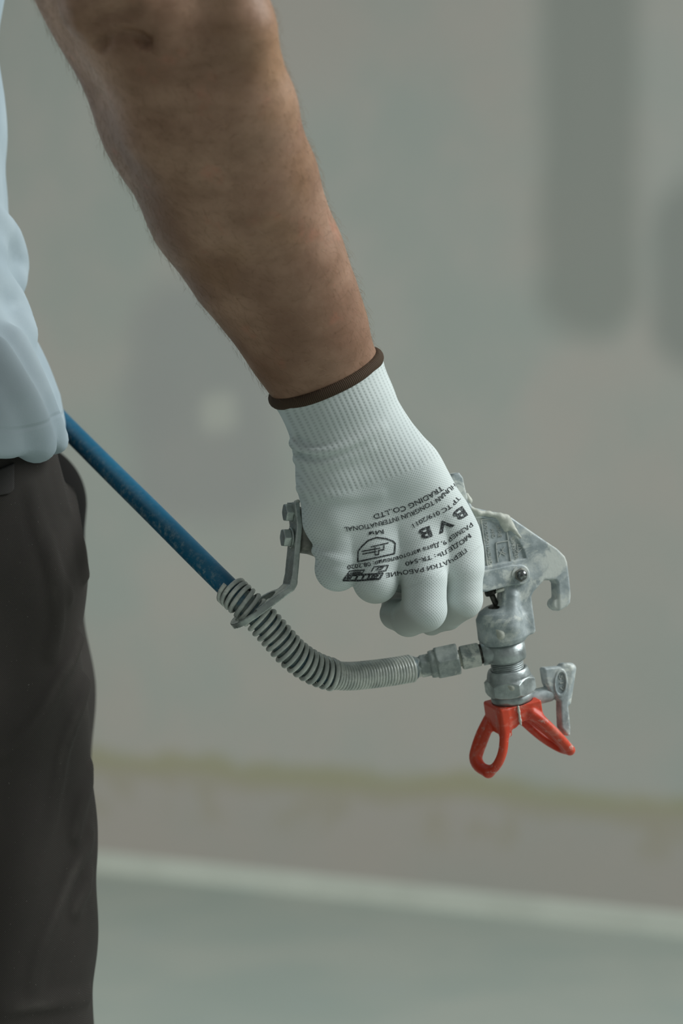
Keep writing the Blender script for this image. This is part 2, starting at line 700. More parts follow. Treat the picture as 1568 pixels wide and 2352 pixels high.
# yellowish old tape line a hand's height above the plinth, with smears under it
zl = wall_uv(220, 1752)[1]
zr = wall_uv(1400, 1840)[1]
zt = (zl + zr) / 2
wob = m.math('MULTIPLY', m.math('SUBTRACT', m.noise(5.0, 4), 0.5), 0.09)
band = m.math('ABSOLUTE', m.math('SUBTRACT', m.math('ADD', wz_n, wob), zt))
c = m.mix(m.ramp(band, 0.01, 0.058, 0.75, 0.0), c, (160, 157, 126))
sm = m.math('MULTIPLY', m.ramp(m.noise(7, 3), 0.5, 0.66), m.ramp(m.math('ABSOLUTE', m.math('SUBTRACT', wz_n, zt - 0.07)), 0.02, 0.09, 0.7, 0))
c = m.mix(sm, c, (162, 159, 134))
low = m.ramp(wz_n, zt - 0.03, zt + 0.01, 0.55, 0.0)
c = m.mix(low, c, (170, 163, 156))
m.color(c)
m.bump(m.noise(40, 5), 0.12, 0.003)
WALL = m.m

m = Mat('plinth_paint', (176, 180, 170), 0.7)
m.color(m.mix(m.ramp(m.noise(6, 3), 0.3, 0.7), (194, 199, 189), (202, 207, 197)))
PLINTH = m.m

m = Mat('floor_screed', (132, 141, 134), 0.75, 0, 0.3)
c = m.mix(m.ramp(m.noise(2.2, 4), 0.3, 0.7), (172, 183, 175), (184, 190, 181))
c = m.mix(m.ramp(m.noise(5.5, 4), 0.55, 0.75, 0, 0.35), c, (172, 184, 182))
m.color(c)
m.bump(m.noise(30, 4), 0.08, 0.002)
FLOOR = m.m


def p3(xy, z):
    return (xy[0], xy[1], z)


w0 = wl - wdir * 4.5
w1 = wl + wdir * 5.5
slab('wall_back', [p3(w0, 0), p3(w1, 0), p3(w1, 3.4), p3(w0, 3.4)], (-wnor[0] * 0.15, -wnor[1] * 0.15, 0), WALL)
slab('floor', [(-6, -3, 0), (7, -3, 0), (7, 9, 0), (-6, 9, 0)], (0, 0, -0.12), FLOOR)
# low plinth board with an eased top edge along the foot of the wall
ph, pt = 0.050, 0.014
prof = [(0.0, 0.0), (pt, 0.0), (pt, ph - 0.006), (pt - 0.002, ph - 0.002), (pt - 0.006, ph), (0.0, ph)]
V, F = [], []
for e in (w0, w1):
    for (d, z) in prof:
        V.append((e[0] + wnor[0] * d, e[1] + wnor[1] * d, z))
k = len(prof)
for i in range(k):
    j = (i + 1) % k
    F.append((i, j, j + k, i + k))
F += [tuple(range(k))[::-1], tuple(range(k, 2 * k))]
bo = mesh_u('baseboard_back', V, F, PLINTH, None, False, world=True)
bo['kind'] = 'structure'

# ------------------------------------------------------------------ the glove and hand fields
HAND_SECT = [   # left pixel, right pixel, half thickness, depth left, depth right
    ((640, 926), (862, 814), 90, -62, -34),
    ((660, 975), (898, 892), 88, -58, -24),
    ((676, 1040), (934, 970), 85, -52, -8),
    ((683, 1110), (1012, 1074), 80, -46, 14),
    ((698, 1195), (1072, 1182), 70, -40, 46),
    ((732, 1254), (1096, 1272), 57, -32, 62),
]


def slab_chains():
    out = []
    for fr in (0, 1 / 3, 2 / 3, 1):
        nodes = []
        for (l, r, hd, zl_, zr_2) in HAND_SECT:
            a, b = I(*l, zl_), I(*r, zr_2)
            wd = np.linalg.norm(b - a)
            d = (b - a) / wd
            nodes.append((a + d * (hd + fr * (wd - 2 * hd)), hd))
        out.append(nodes)
    return out


SLAB = slab_chains()
FINGERS = {
    'index': [(I(1042, 1235, 36), 56), (I(1060, 1310, 18), 49), (I(1061, 1376, 24), 47), (I(1026, 1410, 70), 38), (I(990, 1430, 112), 29), (I(960, 1418, 160), 25)],
    'middle': [(I(960, 1262, -8), 60), (I(973, 1330, -36), 52), (I(974, 1400, -42), 51), (I(938, 1420, 22), 42), (I(909, 1410, 104), 37), (I(910, 1388, 165), 35)],
    'ring': [(I(862, 1270, -22), 58), (I(862, 1334, -38), 51), (I(858, 1338, 60), 46), (I(850, 1270, 165), 40)],
    'pinky': [(I(780, 1250, -28), 55), (I(775, 1306, -34), 51), (I(780, 1304, 60), 44), (I(786, 1250, 140), 38)],
    'thumb': [(I(950, 1110, 40), 66), (I(1010, 1165, 120), 50), (I(1000, 1215, 215), 44), (I(950, 1240, 250), 40)],
}


KNUCKLE = [(I(848, 1270, 0), 50), (I(930, 1280, 6), 50), (I(1000, 1282, 22), 48)]


def f_hand_raw(P):
    d = None
    for nodes in SLAB:
        e = chain(P, nodes, 12)
        d = e if d is None else smin(d, e, 34)
    fs = None
    for nm, nodes in FINGERS.items():
        e = chain(P, nodes, 6 if nm != 'thumb' else 24)
        e2 = smin(d, e, {'thumb': 40, 'pinky': 12}.get(nm, 46))
        fs = e2 if fs is None else np.minimum(fs, e2)
    return smin(fs, chain(P, KNUCKLE), 30)


ZF = {}


def ridge_nodes(f, pts, r, sink, fade0=0.0, fade1=0.0):
    pts = np.asarray(pts, float)
    z = surf_z(f, pts[:, 0], pts[:, 1])
    n = len(pts) - 1
    ex = [fade0 * max(0, 1 - 3 * i / n) ** 2 + fade1 * (i / n) ** 1.5 for i in range(n + 1)]
    return [(I(p[0], p[1], zz + sink + e), r) for p, zz, e in zip(pts, z, ex) if np.isfinite(zz)]


RIDGE1 = ridge_nodes(f_hand_raw, catmull([(676, 1018), (700, 1032), (735, 1037), (780, 1029), (822, 1010), (870, 984)], 3), 13, 3, 0, 14)
RIDGE2 = ridge_nodes(f_hand_raw, catmull([(684, 1055), (715, 1064), (760, 1062), (806, 1047), (846, 1026)], 3), 11, 6, 0, 12)
RIDGE3 = ridge_nodes(f_hand_raw, catmull([(690, 1122), (740, 1134), (800, 1138), (870, 1130)], 3), 8, 8, 0, 8)
GROOVE1 = ridge_nodes(f_hand_raw, catmull([(680, 1006), (700, 1017), (730, 1022), (770, 1015), (812, 996)], 3), 7, -3, 0, -8)
GROOVE2 = ridge_nodes(f_hand_raw, catmull([(682, 1040), (705, 1050), (740, 1053), (786, 1044), (836, 1024)], 3), 7, -3, 0, -8)
FOLD = ridge_nodes(f_hand_raw, catmull([(724, 1266), (748, 1280), (780, 1287), (806, 1284)], 3), 9, 3, 0, 8)

CUFF_C = (I(634, 924, -62) + I(866, 812, -34)) / 2
ARM_AX = unit(np.array([0.40, 0.917, 0.40]))


def f_glove(P):
    d = f_hand_raw(P)
    d = smin(d, chain(P, RIDGE1), 14)
    d = smin(d, chain(P, RIDGE2), 16)
    d = smin(d, chain(P, RIDGE3), 18)
    d = smin(d, chain(P, FOLD), 12)
    d = smax(d, -chain(P, GROOVE1), 7)
    d = smax(d, -chain(P, GROOVE2), 7)
    s_ = (P - CUFF_C) @ ARM_AX
    sleeve = smax(f_arm2(P) - 5 + np.clip(s_, 0, 200) * 0.16, s_ - 60, 10)
    d = smin(d, sleeve, 24)
    return np.maximum(d, -s_ - 2)


# ------------------------------------------------------------------ the body field
FLOOR_Y = 1176 + CAM_Z / S


def A_(px, py, hw, z):
    return (I(px, py, z), hw * (1 + z / FPX))


ARM = [A_(312, -70, 222, -400), A_(446, 257, 212, -285), A_(528, 465, 184, -228), A_(598, 592, 164, -174),
       A_(663, 698, 146, -132), A_(708, 792, 130, -92), A_(748, 864, 116, -52), A_(800, 985, 104, -20)]
ARM_W = unit(np.array([0, 0, 1.0]) - ARM_AX[2] * ARM_AX)
MASS_L = [A_(306, -140, 150, -530), A_(350, 60, 152, -505), A_(424, 260, 154, -402), A_(508, 455, 138, -292), A_(602, 640, 98, -195), A_(684, 790, 70, -125)]
MASS_R = [A_(496, -120, 84, -590), A_(546, 60, 82, -552), A_(590, 240, 84, -446), A_(634, 400, 84, -334), A_(694, 580, 80, -226), A_(752, 745, 68, -125)]
ELBOW = [A_(226, 8, 78, -590), A_(300, -4, 84, -606), A_(372, 12, 74, -590)]
TC = np.array([-300.0, 0.0, 560.0])     # torso axis
TH = math.radians(-14)
FWD = np.array([math.cos(TH), 0, -math.sin(TH)])
SIDE = np.array([math.sin(TH), 0, math.cos(TH)])


def f_arm(P):
    d = chain(P, ARM, 30, ARM_W, 0.74)
    ml, mr = chain(P, MASS_L, 30), chain(P, MASS_R, 30)
    kk = np.clip(8 + P[:, 1] * 0.36, 8, 130)         # the groove between the muscles fades towards the wrist
    hh = np.maximum(kk - np.abs(ml - mr), 0) / kk
    d = smin(d, np.minimum(ml, mr) - hh * hh * kk * 0.25, 50)
    d = smin(d, chain(P, ELBOW, 20), 26)
    up = chain(P, [(I(330, -70, -450), 200), (np.array([60, -560, -330.0]), 205), (np.array([-280, -1180, -120.0]), 230)], 60)
    return smin(d, up, 90)


CREASE = ridge_nodes(f_arm, catmull([(232, 96), (258, 83), (285, 77), (312, 82), (336, 93)], 3), 14, -5, 16, 16)
CREASE2 = ridge_nodes(f_arm, catmull([(205, 60), (240, 40), (300, 26)], 3), 12, 2)


def f_arm2(P):
    d = f_arm(P)
    d = smax(d, -chain(P, CREASE), 10)
    return smax(d, -chain(P, CREASE2), 24)


def torso(P, prof, kz, k=80):
    """stack of oval sections: (height Y, half depth, forward shift); kz = side/front ratio"""
    Q = np.stack([(P - TC) @ FWD, P[:, 1], ((P - TC) @ SIDE) / kz], 1)
    d = None
    for (y0, r0, s0), (y1, r1, s1) in zip(prof[:-1], prof[1:]):
        e = seg(Q, (s0, y0, 0), (s1, y1, 0), r0, r1)
        d = e if d is None else smin(d, e, k)
    return d


BODY_T = [(-1180, 310, -20), (-500, 255, -10), (0, 165, -12), (130, 172, -12), (430, 182, -14), (610, 205, -14), (770, 240, -14), (930, 262, -10), (1080, 250, -30)]
NEAR_LEG = [(np.array([-210, 1100, 340.0]), 270), (np.array([-170, 1900, 330.0]), 250), (np.array([-150, 2950, 320.0]), 200),
            (np.array([-190, 3500, 330.0]), 190), (np.array([-240, 4560, 330.0]), 120)]
FAR_LEG = [(np.array([-270, 1120, 860.0]), 250), (np.array([-180, 1900, 900.0]), 250), (np.array([-120, 2950, 900.0]), 200),
           (np.array([-140, 3500, 900.0]), 190), (np.array([-180, 4560, 900.0]), 120)]
FAR_ARM = [(np.array([-420, -1180, 1300.0]), 210), (np.array([-560, 0, 1440.0]), 165), (np.array([-600, 900, 1400.0]), 105)]


def f_body(P):
    d = near_only(P, lambda Q: torso(Q, BODY_T, 2.0), (-800, -1600, -150), (260, 1620, 1300))
    arm = near_only(P, lambda Q: f_arm2(Q) + np.clip((Q - CUFF_C) @ ARM_AX + 4, 0, 70) * 0.6, (-540, -1450, -760), (980, 1160, 180))
    d = smin(d, arm, 40)
    d = smin(d, bchain(P, NEAR_LEG, 60), 60)
    d = smin(d, bchain(P, FAR_LEG, 60), 60)
    d = smin(d, bchain(P, FAR_ARM, 60), 80)
    d = smin(d, near_only(P, f_far_hand, (-760, 800, 1220), (-380, 1480, 1560)), 40)
    d = smin(d, near_only(P, f_head, (-680, -2480, 220), (280, -1000, 960)), 120)
    # the hand inside the glove
    hand = near_only(P, f_hand_raw, (560, 720, -240), (1190, 1540, 360)) + 9
    d = smin(d, hand, 20)
    for lz, lx in ((330, -240), (900, -180)):
        d = smin(d, near_only(P, lambda Q: f_foot(Q, lx, lz), (lx - 200, FLOOR_Y - 340, lz - 140), (lx + 620, FLOOR_Y + 20, lz + 140)), 60)
    return d


def f_far_hand(P):
    hc = np.array([-600, 1010, 1390.0])
    d = seg(P, (-600, 880, 1400), hc + (0, 60, 0), 80, 90)
    for i, (dx, ln) in enumerate(((-75, 230), (-25, 270), (25, 290), (75, 260))):
        a = hc + np.array([dx, 110, 0])
        b = a + np.array([0, ln * 0.5, 10])
        d = smin(d, seg(P, a, b, 38, 34), 10)
        d = smin(d, seg(P, b, b + np.array([0, ln * 0.45, -50]), 34, 28), 10)
    return smin(d, seg(P, hc + np.array([90, 0, 0]), hc + np.array([170, 170, -30]), 42, 32), 20)


def f_head(P):
    d = seg(P, (-320, -1250, 590), (-270, -1700, 590), 250, 220)
    d = smin(d, ellipsoid(P, np.array([-260, -1990, 590.0]), (385, 440, 310)), 70)
    d = smin(d, ellipsoid(P, np.array([-80, -1820, 590.0]), (190, 200, 200)), 70)
    d = smin(d, seg(P, (125, -1990, 590), (170, -1880, 590), 40, 62), 40)
    for sz in (-1, 1):
        d = smin(d, ellipsoid(P, np.array([-270, -1930, 590 + sz * 310.0]), (70, 120, 30)), 14)
        d = smax(d, -ball(P, np.array([150, -1990, 590 + sz * 125.0]), 48), 30)
    return d


def f_foot(P, lx, lz):
    d = seg(P, (lx, FLOOR_Y - 200, lz), (lx, FLOOR_Y - 120, lz), 120, 90)
    return smin(d, seg(P, (lx - 60, FLOOR_Y - 90, lz), (lx + 520, FLOOR_Y - 70, lz), 70, 50), 60)


# person: one continuous body mesh, clothing as children; origin at the feet
foot = W(np.array([-200.0, FLOOR_Y, 600.0]))
V, F, G = net(f_body, (-900, -2500, -820), (1180, FLOOR_Y + 20, 1660), 14, slack=2.0)
BV, BG = V, G
me = bpy.data.meshes.new('person')
me.from_pydata((W(V) - foot).tolist(), [], F.tolist())
person = link('person', me, SKIN, None)
person.location = foot
person['label'] = 'person in white T-shirt and dark trousers holding a spray gun in a gloved hand'
person['category'] = 'person'

# --- glove
lo = np.array([600, 780, -190.0])
hi = np.array([1150, 1500, 330.0])
V, F, G = net(f_glove, lo, hi, 4.0)
glove = mesh_u('glove', V, F, GLOVE, person, label='white knitted work glove with black print and brown cuff edge')


def put_attr(o, name, kind, data):
    a = o.data.attributes.new(name, kind, 'POINT')
    if kind == 'FLOAT':
        a.data.foreach_set('value', np.asarray(data, np.float32))
    else:
        a.data.foreach_set('vector', np.asarray(data, np.float32).ravel())


hand_ax = unit(I(930, 1250, 10) - I(750, 870, -45))
hand_b = unit(np.array([0.9, -0.42, 0.22]) - (np.array([0.9, -0.42, 0.22]) @ hand_ax) * hand_ax)
U0 = (V - CUFF_C) @ hand_ax
V0 = (V - CUFF_C) @ hand_b
# fingers: stitch rows follow each finger
best = np.full(len(V), 1e9)
fu = np.zeros(len(V))
fv = np.zeros(len(V))
for nm, nodes in FINGERS.items():
    if nm == 'thumb':
        continue
    s0 = 0.0
    for (a, ra), (b, rb_) in zip(nodes[:-1], nodes[1:]):
        ab = b - a
        L = np.linalg.norm(ab)
        ax = ab / L
        tr = (V - a) @ ax
        t = np.clip(tr, 0, L)
        q = V - a - t[:, None] * ax
        d = np.sqrt((q ** 2).sum(1)) - (ra + (rb_ - ra) * t / L)
        _, e1, e2 = frame(ax, (1, 0, 0.1))
        ang = np.arctan2(q @ e2, q @ e1)
        mk = d < best
        best[mk] = d[mk]
        fu[mk] = (s0 + tr)[mk]
        fv[mk] = (ang * 46)[mk]
        s0 += L
fing = np.clip((U0 - 470) / 60, 0, 1) * (best < 25)
fw = fing[:, None]
mm = np.stack([np.where(fing > 0.5, fu, U0), np.where(fing > 0.5, fv, V0), 0 * U0], 1) * 0.25
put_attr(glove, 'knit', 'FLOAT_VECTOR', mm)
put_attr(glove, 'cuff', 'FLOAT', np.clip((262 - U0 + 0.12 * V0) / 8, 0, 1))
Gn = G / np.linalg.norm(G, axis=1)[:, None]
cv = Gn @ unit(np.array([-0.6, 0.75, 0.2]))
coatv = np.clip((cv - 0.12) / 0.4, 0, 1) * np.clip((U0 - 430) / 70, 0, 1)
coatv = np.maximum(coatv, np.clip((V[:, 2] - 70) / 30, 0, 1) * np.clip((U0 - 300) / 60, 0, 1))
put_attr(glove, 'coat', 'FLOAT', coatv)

# --- brown elastic edge of the cuff
_, e1, e2 = frame(ARM_AX, (1, -0.4, 0))
ring = []
N = 96
for i in range(N):
    a = 2 * math.pi * i / N
    dr = math.cos(a) * e1 + math.sin(a) * e2
    r = 60.0
    for _ in range(40):
        p = (CUFF_C + dr * r)[None]
        r += float(min(f_hand_raw(p)[0], f_arm2(p)[0] - 4)) * 0.8
    ring.append(CUFF_C + dr * (r + 3) + ARM_AX * (-2))
ring = np.array(ring)
sides = 14
T = np.roll(ring, -1, 0) - np.roll(ring, 1, 0)
T /= np.linalg.norm(T, axis=1)[:, None]
VV, FF, KU = [], [], []
per = np.r_[0, np.cumsum(np.linalg.norm(np.diff(ring, axis=0), axis=1))]
for i in range(N):
    out = unit(ring[i] - CUFF_C)
    out = unit(out - (out @ T[i]) * T[i])
    b = np.cross(T[i], out)
    for j in range(sides):
        a = 2 * math.pi * j / sides
        VV.append(ring[i] + out * math.cos(a) * 12 + b * math.sin(a) * 15)
        KU.append((per[i] * 0.25, a, 0))
for i in range(N):
    for j in range(sides):
        FF.append((i * sides + j, ((i + 1) % N) * sides + j, ((i + 1) % N) * sides + (j + 1) % sides, i * sides + (j + 1) % sides))
bm_ = mesh_u('cuff_band', VV, FF, BAND, glove, label='brown elastic edge of the glove cuff')
put_attr(bm_, 'knit', 'FLOAT_VECTOR', KU)


# --- print on the back of the glove
def text_mesh(s, extrude=0.0, bold=0.0):
    cu = bpy.data.curves.new('lettering', 'FONT')
    cu.body = s
    cu.size = 1.0
    cu.resolution_u = 3
    cu.extrude = extrude
    cu.offset = bold
    ob = bpy.data.objects.new('lettering', cu)
    C.objects.link(ob)
    dg = bpy.context.evaluated_depsgraph_get()
    me = bpy.data.meshes.new_from_object(ob.evaluated_get(dg))
    V = np.array([v.co[:] for v in me.vertices])
    F = [tuple(p.vertices) for p in me.polygons]
    bpy.data.objects.remove(ob)
    bpy.data.curves.remove(cu)
    bpy.data.meshes.remove(me)
    return V, F


def refine(V, F, mx):
    """split long edges so the print can follow the cloth"""
    b = bmesh.new()
    vs = [b.verts.new(v) for v in V]
    for f in F:
        try:
            b.faces.new([vs[i] for i in f])
        except ValueError:
            pass
    bmesh.ops.triangulate(b, faces=b.faces)
    for _ in range(3):
        ed = [e for e in b.edges if e.calc_length() > mx]
        if not ed:
            break
        bmesh.ops.subdivide_edges(b, edges=ed, cuts=1)
        bmesh.ops.triangulate(b, faces=b.faces)
    b.verts.index_update()
    V = np.array([v.co[:] for v in b.verts])
    F = [tuple(v.index for v in f.verts) for f in b.faces]
    b.free()
    return V, F


def on_glove(name, P2, F, **kw):
    """lay flat print (picture-plane outline) on the cloth"""
    V, F = refine(np.c_[P2, np.zeros(len(P2))], F, 7.0)
    z = surf_z(f_glove, V[:, 0], V[:, 1]) - 1.3
    ok = np.isfinite(z) & (z < 120)
    F = [f for f in F if all(ok[i] for i in f)]
    z = np.where(ok, z, 0)
    P = np.stack([784 + (V[:, 0] - 784) * (1 + z / FPX), 1176 + (V[:, 1] - 1176) * (1 + z / FPX), z], 1)
    return mesh_u(name, P, F, PRINT, glove, smooth=False, **kw)


def zp(pts, k=4.752, o=(780, 1100)):
    return [(o[0] + x / k, o[1] + y / k) for x, y in pts]


def print_line(s, centre, height, bold=0.012):
    """text along a curved line through its letters' centres, read from the first point"""
    V, F = text_mesh(s, 0.0, bold)
    V, F = refine(V, F, 0.5)
    x0, x1 = V[:, 0].min(), V[:, 0].max()
    path = resample(catmull(zp(centre), 8), 2.0)
    n = len(path)
    t = (V[:, 0] - x0) / (x1 - x0) * (n - 1)
    T = np.gradient(path, axis=0)
    T /= np.linalg.norm(T, axis=1)[:, None]
    ix = np.arange(n)
    pt = np.stack([np.interp(t, ix, path[:, i]) for i in (0, 1)], 1)
    tt = np.stack([np.interp(t, ix, T[:, i]) for i in (0, 1)], 1)
    up = np.stack([tt[:, 1], -tt[:, 0]], 1)
    P2 = pt + ((V[:, 1] / 0.70 - 0.5) * height)[:, None] * up
    return on_glove('printed_text', P2, F)


print_line('TRADING CO.,LTD', [(1125, 95), (980, 190), (880, 240), (800, 280), (700, 325), (600, 345), (480, 385), (370, 418)], 11.5)
print_line('HUNAN TONGRUN INTERNATIONAL', [(1262, 66), (1170, 140), (1080, 225), (960, 290), (800, 375), (700, 412), (600, 445), (450, 485), (330, 515), (200, 535), (50, 553)], 10.5)
print_line('TP TC 019/2011', [(1306, 200), (1230, 280), (1160, 330), (1050, 385), (950, 430), (800, 515)], 10)
print_line('B V B', [(1370, 345), (1290, 398), (1150, 510), (960, 582), (870, 606)], 24, 0.03)
print_line('РАЗМЕР 9, Дата изготовления: 08.2020', [(1446, 492), (1350, 560), (1250, 620), (1160, 690), (1040, 730), (900, 775), (760, 825), (600, 875), (470, 900), (320, 932), (85, 966)], 9.5)
print_line('МОДЕЛЬ: TR-540', [(1425, 612), (1330, 690), (1200, 770), (1110, 820), (1000, 855), (850, 892), (715, 932)], 9.5)
print_line('ПЕРЧАТКИ РАБОЧИЕ', [(1380, 775), (1290, 840), (1150, 920), (1000, 965), (850, 1000), (700, 1020), (505, 1052)], 9.5)
print_line('Ми', [(480, 574), (400, 586), (318, 600)], 9)


def strokes(lines, wd):
    V, F = [], []
    for ln in lines:
        ln = np.array(ln, float)
        for a, b in zip(ln[:-1], ln[1:]):
            d = unit(b - a)
            n = np.array([-d[1], d[0]]) * wd / 2
            i = len(V)
            V += [a - n - d * wd * .3, b - n + d * wd * .3, b + n + d * wd * .3, a + n - d * wd * .3]
            F.append((i, i + 1, i + 2, i + 3))
    return np.array(V), F


P2, F2 = strokes([zp([(195, 905), (200, 790), (240, 738), (310, 672), (400, 640), (500, 650), (580, 678), (606, 705), (598, 815), (195, 905)])], 3.2)
on_glove('printed_pictogram', P2, F2)
P2, F2 = strokes([zp([(340, 742), (530, 698)]), zp([(385, 830), (385, 745)]), zp([(385, 830), (425, 825), (425, 780), (482, 772), (482, 725)]),
                  zp([(240, 792), (440, 755)]), zp([(250, 820), (400, 792)])], 2.6)
on_glove('printed_pictogram', P2, F2)
# conformity marks along the knuckle fold
P2, F2 = strokes([zp([(40, 1110), (75, 1060), (470, 1030), (435, 1090), (210, 1110), (40, 1110)]),
                  zp([(80, 1090), (110, 1065)]), zp([(105, 1100), (130, 1062)]), zp([(170, 1100), (195, 1055)]),
                  zp([(240, 1098), (265, 1050)]), zp([(300, 1095), (330, 1045)]), zp([(345, 1090), (375, 1042)]),
                  zp([(330, 1092), (400, 1080)]), zp([(350, 1065), (420, 1055)])], 4.2)
on_glove('printed_mark', P2, F2)
P2, F2 = strokes([zp([(345, 1010), (375, 960), (530, 942), (505, 1000), (420, 1012)]), zp([(395, 995), (455, 985), (480, 960), (430, 965), (395, 995)]),
                  zp([(85, 1040), (110, 1005), (270, 995), (245, 1030), (85, 1040)]), zp([(120, 1025), (230, 1015)])], 2.4)
on_glove('printed_mark', P2, F2)

# --- arm hair
an = BG / np.linalg.norm(BG, axis=1)[:, None]
axis_t = ((BV - ARM[0][0]) @ ARM_AX)
tot = np.linalg.norm(ARM[6][0] - ARM[0][0])
cand = np.where((axis_t > -60) & (axis_t < tot - 12) & (BV[:, 0] > 60) & (np.abs(f_arm2(BV)) < 4) & (an[:, 2] < 0.45)
                & (((BV - CUFF_C) @ ARM_AX) < -16))[0]
hv, hf = [], []
for i in rng.choice(cand, min(9000, len(cand)), replace=False):
    p = BV[i] + rng.normal(0, 4, 3)
    n = an[i]
    t = ARM_AX * 0.8 + np.array([0.5, -0.15, -0.2]) + rng.normal(0, 0.55, 3)
    t = unit(t - (t @ n) * n)
    ln = rng.uniform(12, 30)
    lift = rng.uniform(0.2, 0.75)
    side_ = np.cross(n, t) * rng.normal(0, 0.25)
    pts = [p + t * ln * s + n * (ln * lift * (s - 0.55 * s * s)) + side_ * ln * s * s for s in (0, 0.33, 0.66, 1.0)]
    b = np.cross(t, n)
    for j, q in enumerate(pts):
        wd = 0.2 * (1 - 0.75 * j / 3)
        hv += [q - b * wd, q + b * wd, q + n * wd * 1.6]
    o_ = len(hv) - 12
    for j in range(3):
        for k in range(3):
            a0, a1 = o_ + j * 3 + k, o_ + j * 3 + (k + 1) % 3
            hf.append((a0, a1, a1 + 3, a0 + 3))
mesh_u('arm_hair', hv, hf, HAIR, person, kind='stuff')

# run of the hose: from the gun across the front of the body and down behind it to the floor
HP = [(952, 1534, 190), (905, 1542, 170), (850, 1549, 145), (800, 1553, 118), (760, 1549, 95), (715, 1532, 70), (670, 1500, 48), (625, 1450, 34), (580, 1402, 26), (532, 1358, 34),
      (450, 1277, 105), (350, 1177, 225), (250, 1078, 375), (150, 978, 560), (124, 950, 720), (110, 934, 950), (104, 930, 1250), (66, 960, 1650), (-60, 1500, 2000)]
HPATH = np.array([I(*p) for p in HP])
tail = np.array([[-500, 3000, 2250], [-700, 4300, 2300], [-900, FLOOR_Y - 60, 2500], [-1500, FLOOR_Y - 27, 2800], [-3000, FLOOR_Y - 27, 3200]], float)
HPATH = np.vstack([HPATH, tail])
hp = resample(catmull(HPATH, 12), 6.0)
HOSE_DENT = [(p, 33.0) for p in hp[(hp[:, 2] > 380) & (hp[:, 2] < 1300)][::5]]

# --- T-shirt
SHIRT_T = [(-1230, 330, -20), (-500, 290, -10), (0, 200, -10), (132, 212, -6), (217, 222, -8), (380, 222, -10), (430, 222, -10), (549, 248, -8), (613, 240, -14), (688, 260, -14), (774, 292, -14), (881, 318, -16), (934, 348, -8), (980, 360, -4), (1140, 364, 0)]
HEM_N = unit(np.array([0.0, 1.0, 0.115]))
HEM_P = np.array([105, 984, 335.0])
FOLDS_S = [([(-300, 440, 40), (-160, 520, 60), (-78, 560, 180)], 50), ([(-300, 700, -60), (-110, 800, 20), (-6, 960, 120)], 46),
           ([(-330, 520, -20), (-260, 760, -120), (-160, 1020, -190)], 60), ([(-140, 620, 80), (-60, 780, 120), (16, 960, 200)], 40)]


def f_shirt0(P):
    d = near_only(P, lambda Q: torso(Q, SHIRT_T, 2.3, 30), (-900, -1700, -420), (320, 1560, 1560))
    for pts, r in FOLDS_S:
        pts = [np.array(p, float) for p in pts]
        d = smin(d, bchain(P, [(p, r) for p in pts], 20), 60)
    nearc = np.array([-280, -1180, -120.0])
    d = smin(d, seg(P, nearc, (-60, -780, -250), 262, 236), 120)
    d = smin(d, seg(P, (-420, -1180, 1300), (-500, -640, 1370), 250, 220), 120)
    sl = unit(np.array([0.42, 0.9, -0.1]))
    d = smax(d, seg(P, (-320, -1250, 590), (-270, -1700, 590), 255, 225) * -1, 10)
    hem = (P - HEM_P) @ HEM_N + 7 * np.sin(P[:, 2] / 60) - 16 * np.exp(-((P[:, 0] - 50) / 80) ** 2)
    return smax(d, hem, 14)


SF = [ridge_nodes(f_shirt0, catmull(p, 3), r, k) for p, r, k in (
    ([(-20, 820), (30, 900), (62, 960), (84, 1020)], 44, 36), ([(30, 790), (72, 880), (104, 960), (122, 1010)], 34, 28),
    ([(-20, 500), (18, 545), (34, 600), (30, 640)], 34, 25), ([(-30, 640), (20, 690), (46, 760)], 40, 34))]


def f_shirt(P):
    d = f_shirt0(P)
    near = np.abs(d) < 80
    if near.any():
        e = d[near]
        for nd in SF:
            e = smin(e, bchain(P[near], nd, 0, 70), 44)
        e = smax(e, -bchain(P[near], HOSE_DENT, 0, 120), 16)         # the cloth gives way to the hose
        d[near] = e
    return d


V, F, G = net(f_shirt, (-900, -1620, -620), (300, 1120, 1720), 14, slack=2.0)
shirt = mesh_u('t_shirt', V, F, SHIRT, person, label='loose white T-shirt with its hem over dark trousers')
hemd = -((V - HEM_P) @ HEM_N + 7 * np.sin(V[:, 2] / 60) - 16 * np.exp(-((V[:, 0] - 50) / 80) ** 2))
put_attr(shirt, 'hem', 'FLOAT', hemd)

# --- trousers
def tl(px, py, z):
    return I(px, py, z)


